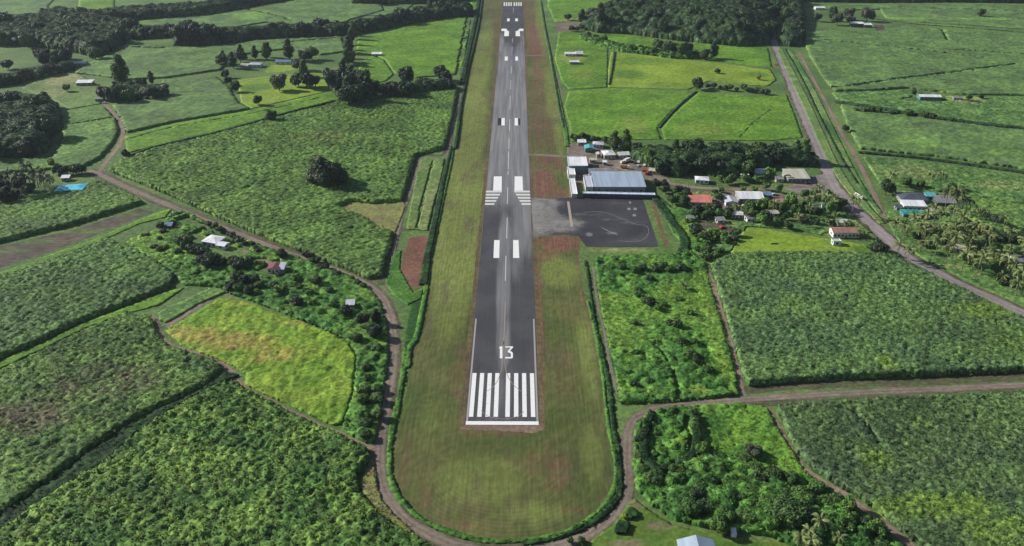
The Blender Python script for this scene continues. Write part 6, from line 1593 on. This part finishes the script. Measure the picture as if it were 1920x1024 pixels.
VEH = [
    ('parked_car', 'white van parked nearest the hip roofed house', 1168, 306, 40, 'car_white', 'van', 'van'), ('parked_truck', 'white box truck slanting across the terminal yard', 1176, 303, 48, 'car_white', 'truck', 'truck'),
    ('parked_car', 'silver car at the upper end of the car park', 1192, 299, 80, 'car_silver', 'car', 'car'), ('parked_car', 'dark car in the middle of the car park', 1190, 306, 80, 'car_dark', 'car', 'car'),
    ('parked_car', 'white car beside the dark car in the car park', 1197, 305, 85, 'car_white', 'car', 'car'), ('parked_car', 'silver car at the lower end of the car park', 1196, 312, 80, 'car_silver', 'car', 'car'),
    ('parked_car', 'white van at the right end of the car park', 1206, 303, 85, 'car_white', 'van', 'van'), ('parked_car', 'white car below the right end van', 1208, 311, 85, 'car_white', 'car', 'car'),
    ('parked_truck', 'orange truck behind the hangar roof', 1172, 316, -14, 'car_orange', 'truck', 'truck'), ('parked_car', 'red car at the back right corner of the hangar', 1209, 322, -20, 'car_red', 'car', 'car'),
    ('parked_car', 'red van behind the back right corner of the hangar', 1213, 327, 70, 'car_red', 'van', 'van'),
    ('parked_car', 'red car driving on the far main road', 1455, 122, -62, 'car_red', 'car', 'car'), ('parked_car', 'dark car parked below the cream roofed building', 1514, 345, 10, 'car_dark', 'car', 'car'),
    ('parked_van', 'white van on the lawn under the lower right grove', 1374, 1000, 82, 'car_white', 'van', 'van'),
    ('parked_car', 'white wrecked car among the settlement rubble', 1349, 441, 20, 'car_white', 'car', 'car'), ('parked_car', 'dark wrecked car among the settlement rubble', 1340, 446, 70, 'car_dark', 'car', 'car'),
    ('parked_car', 'silver car by the dull blue tin shed', 1452, 366, 10, 'car_silver', 'car', 'car'), ('parked_car', 'white car beside the grey farm cluster', 197, 194, 10, 'car_white', 'car', 'car'),
    ('parked_car', 'dark red car beside the settlement rubble', 1354, 428, 30, 'car_red', 'car', 'car'),
]
for b_, lab, px, py, rot, body, kind, cat in VEH:
    vehicle({'van': 'parked_van', 'truck': 'parked_truck', 'car': 'parked_car'}[cat], lab, px, py, rot, body, kind, cat)

pole('wooden utility pole beside the settlement lane', 1348, 355, 10, 5)
pole('wooden utility pole left of the cream roofed building', 1455, 345, 9, 5)
pole('wooden utility pole below the red roofed house', 1290, 356, 9, 5)
pole('wooden utility pole by the bend of the main road', 1598, 402, 9, 40)


def tank(label, px, py, r, h, mat):
    x, y = G(px, py)
    root = empty('water_tank', (x, y, 0)); tag(root, label, 'water tank')
    MB().box(-r - .3, r + .3, -r - .3, r + .3, -.1, .35).build('plinth', 'concrete', root)
    MB().tube([(0, 0, .35), (0, 0, h), (0, 0, h + .35)], [r, r, r * .25], 18).build('tank_shell', mat, root)
    MB().tube([(0, 0, h + .33), (0, 0, h + .5)], [.3, .3], 10).build('lid', 'metal', root)


tank('white water tank between the red and lilac roofs', 1347, 394, 1.4, 3.0, 'w_white')
tank('cream water tank below the wide white roof', 1394, 392, 1.5, 2.8, 'w_cream')
tank('small white water tank by the left garage', 424, 462, .9, 1.8, 'w_white')


def board(name, label, px, py, w, h, rot, z0=.8, mat='w_white', cat='sign board'):
    x, y = G(px, py)
    root = empty(name, (x, y, 0), math.radians(rot)); tag(root, label, cat)
    MB().box(-w / 2, w / 2, -.06, .06, z0, z0 + h).build('panel', mat, root)
    for s in (-.42, .42):
        MB().box(w * s - .07, w * s + .07, .07, .2, -.3, z0 + h * .9).build('post', 'metal', root)


board('roadside_board', 'long white blank board beside the canal near the lane junction', 1609, 372, 7.5, 2.4, -68)
board('gate_board', 'white upright board at the airport end of the lane', 1255, 356, 1.8, 3.2, 20, z0=.6)
board('fence_board', 'small white board on the drain path beside the dry patch', 760, 431, 1.8, 1.2, 10, z0=.4)

# entrance arch by the cream roof
x, y = G(1474, 341)
r_ = empty('gateway', (x, y, 0), 0); tag(r_, 'cream arched gateway left of the cream roofed building', 'gateway')
MB().box(-2.6, -2.2, -.25, .25, -.2, 4.4).build('pillar', 'w_cream', r_); MB().box(2.2, 2.6, -.25, .25, -.2, 4.4).build('pillar', 'w_cream', r_)
MB().prism([(-2.9, 4.4), (2.9, 4.4), (2.6, 5.0), (1.4, 5.6), (0, 5.8), (-1.4, 5.6), (-2.6, 5.0)], -.35, .35).build('arch', 'w_cream', r_)
# dark trough on the yellow lawn
x, y = G(1452, 458)
r_ = empty('water_trough', (x, y, 0), 0); tag(r_, 'dark green trough lying on the yellow green lawn', 'trough')
m_ = MB(); m_.box(-2.1, 2.1, -.45, -.37, 0, .6); m_.box(-2.1, 2.1, .37, .45, 0, .6); m_.box(-2.1, -2.02, -.37, .37, 0, .6); m_.box(2.02, 2.1, -.37, .37, 0, .6); m_.box(-2.02, 2.02, -.37, .37, .05, .12)
m_.build('trough_shell', plain('green trough', (.02, .06, .02)), r_)
for s in (-1.6, 1.6): MB().box(s - .12, s + .12, -.36, .36, -.1, .05).build('leg', 'metal', r_)

S('soil_plot', 'square brown ploughed plot right of the far white sheds', 'soil plot', [(1638, 48), (1655, 46), (1664, 64), (1645, 62)], 'plough', z=.06, sp=2)


# ---- chain link fence along the airfield: posts and one rail line each
def fence(label, pts, step, h=1.6, n=5):
    L = GP(smooth_line(pts, n))
    seg = np.linalg.norm(np.diff(L, axis=0), axis=1); s = np.concatenate([[0], np.cumsum(seg)])
    k = int(s[-1] / step)
    P = [(np.interp(i * step, s, L[:, 0]), np.interp(i * step, s, L[:, 1])) for i in range(k + 1)]
    root = empty('perimeter_fence', (P[0][0], P[0][1], 0)); tag(root, label, 'fence')
    ox, oy = P[0]
    rails = MB()
    for (xa, ya), (xb, yb) in zip(P[:-1], P[1:]):
        for z in (.45, 1.0, h - .1):
            rails.tube([(xa - ox, ya - oy, z), (xb - ox, yb - oy, z)], [.018, .018], 4)
    rails.build('wire', 'metal', root)
    pm = None
    for i, (x, y) in enumerate(P):
        if pm is None:
            o = MB().tube([(0, 0, -.2), (0, 0, h)], [.06, .06], 6).build('post', 'concrete', root); pm = o.data
        else:
            o = bpy.data.objects.new('post', pm); C.objects.link(o); o.parent = root
        o.location = (x - ox, y - oy, 0)


fence('wire fence on concrete posts along the left drain path', [(834, 296), (812, 297), (791, 300), (778, 346), (763, 386), (748, 440), (735, 498), (727, 533)], 6)
fence('wire fence on concrete posts along the right drain path', [(1111, 505), (1115, 540), (1120, 575), (1130, 612), (1135, 640), (1141, 680), (1150, 715), (1156, 740)], 4)
HAZE = .000038
# ------------------------------------------------------------------ air
hz = MB().box(-1700, 1700, -350, 2300, -1.0, 245).build('haze', None)
hm = bpy.data.materials.new('haze'); hm.use_nodes = True
hn = hm.node_tree
for n_ in list(hn.nodes):
    if n_.type != 'OUTPUT_MATERIAL': hn.nodes.remove(n_)
pv = hn.nodes.new('ShaderNodeVolumePrincipled')
pv.inputs['Color'].default_value = (.72, .84, 1.0, 1)
pv.inputs['Density'].default_value = HAZE
pv.inputs['Anisotropy'].default_value = .2
hn.links.new(pv.outputs[0], [n_ for n_ in hn.nodes if n_.type == 'OUTPUT_MATERIAL'][0].inputs['Volume'])
hz.data.materials.clear(); hz.data.materials.append(hm)
tag(hz, 'thin bluish haze hanging over the fields', 'haze', kind='stuff')
# ------------------------------------------------------------------ light and camera
for P in PROTO.values():
    if not P['used']:
        for ch in list(P['root'].children): bpy.data.objects.remove(ch)
        bpy.data.objects.remove(P['root'])

SUN_EL = math.radians(29)
az = math.atan2(.34, -.94)      # towards the sun: left and a little ahead
sd = Vector((math.cos(az) * math.cos(SUN_EL), math.sin(az) * math.cos(SUN_EL), math.sin(SUN_EL)))
sun = bpy.data.lights.new('sun', 'SUN')
sun.energy = 5.0
sun.angle = math.radians(.5)
sun.color = (1.0, .955, .88)
so = bpy.data.objects.new('sun', sun)
C.objects.link(so)
so.rotation_euler = (-sd).to_track_quat('-Z', 'Y').to_euler()
so.location = sd * 300

w = bpy.data.worlds.new('World')
bpy.context.scene.world = w
w.use_nodes = True
nt = w.node_tree
bg = nt.nodes['Background']
sky = nt.nodes.new('ShaderNodeTexSky')
sky.sky_type = 'NISHITA'
sky.sun_disc = False
sky.sun_elevation = SUN_EL
sky.sun_rotation = math.atan2(sd.x, sd.y)
nt.links.new(sky.outputs[0], bg.inputs[0])
bg.inputs[1].default_value = .065

cam = bpy.data.cameras.new('camera')
cam.sensor_width = 36.0
cam.lens = 36.0 * F_PX / 1920.0
cam.clip_start = 1.0
cam.clip_end = 12000
co = bpy.data.objects.new('camera', cam)
C.objects.link(co)
co.location = (0, 0, H)
co.rotation_euler = (math.pi / 2 - PITCH, 0, YAW)
sc = bpy.context.scene
sc.camera = co
sc.view_settings.view_transform = 'Standard'
sc.view_settings.look = 'None'
sc.view_settings.exposure = 0.36
sc.view_settings.gamma = 1.0
sc.render.film_transparent = False
sc.cycles.max_bounces = 4
sc.cycles.diffuse_bounces = 2
sc.cycles.glossy_bounces = 1
sc.cycles.use_denoising = True
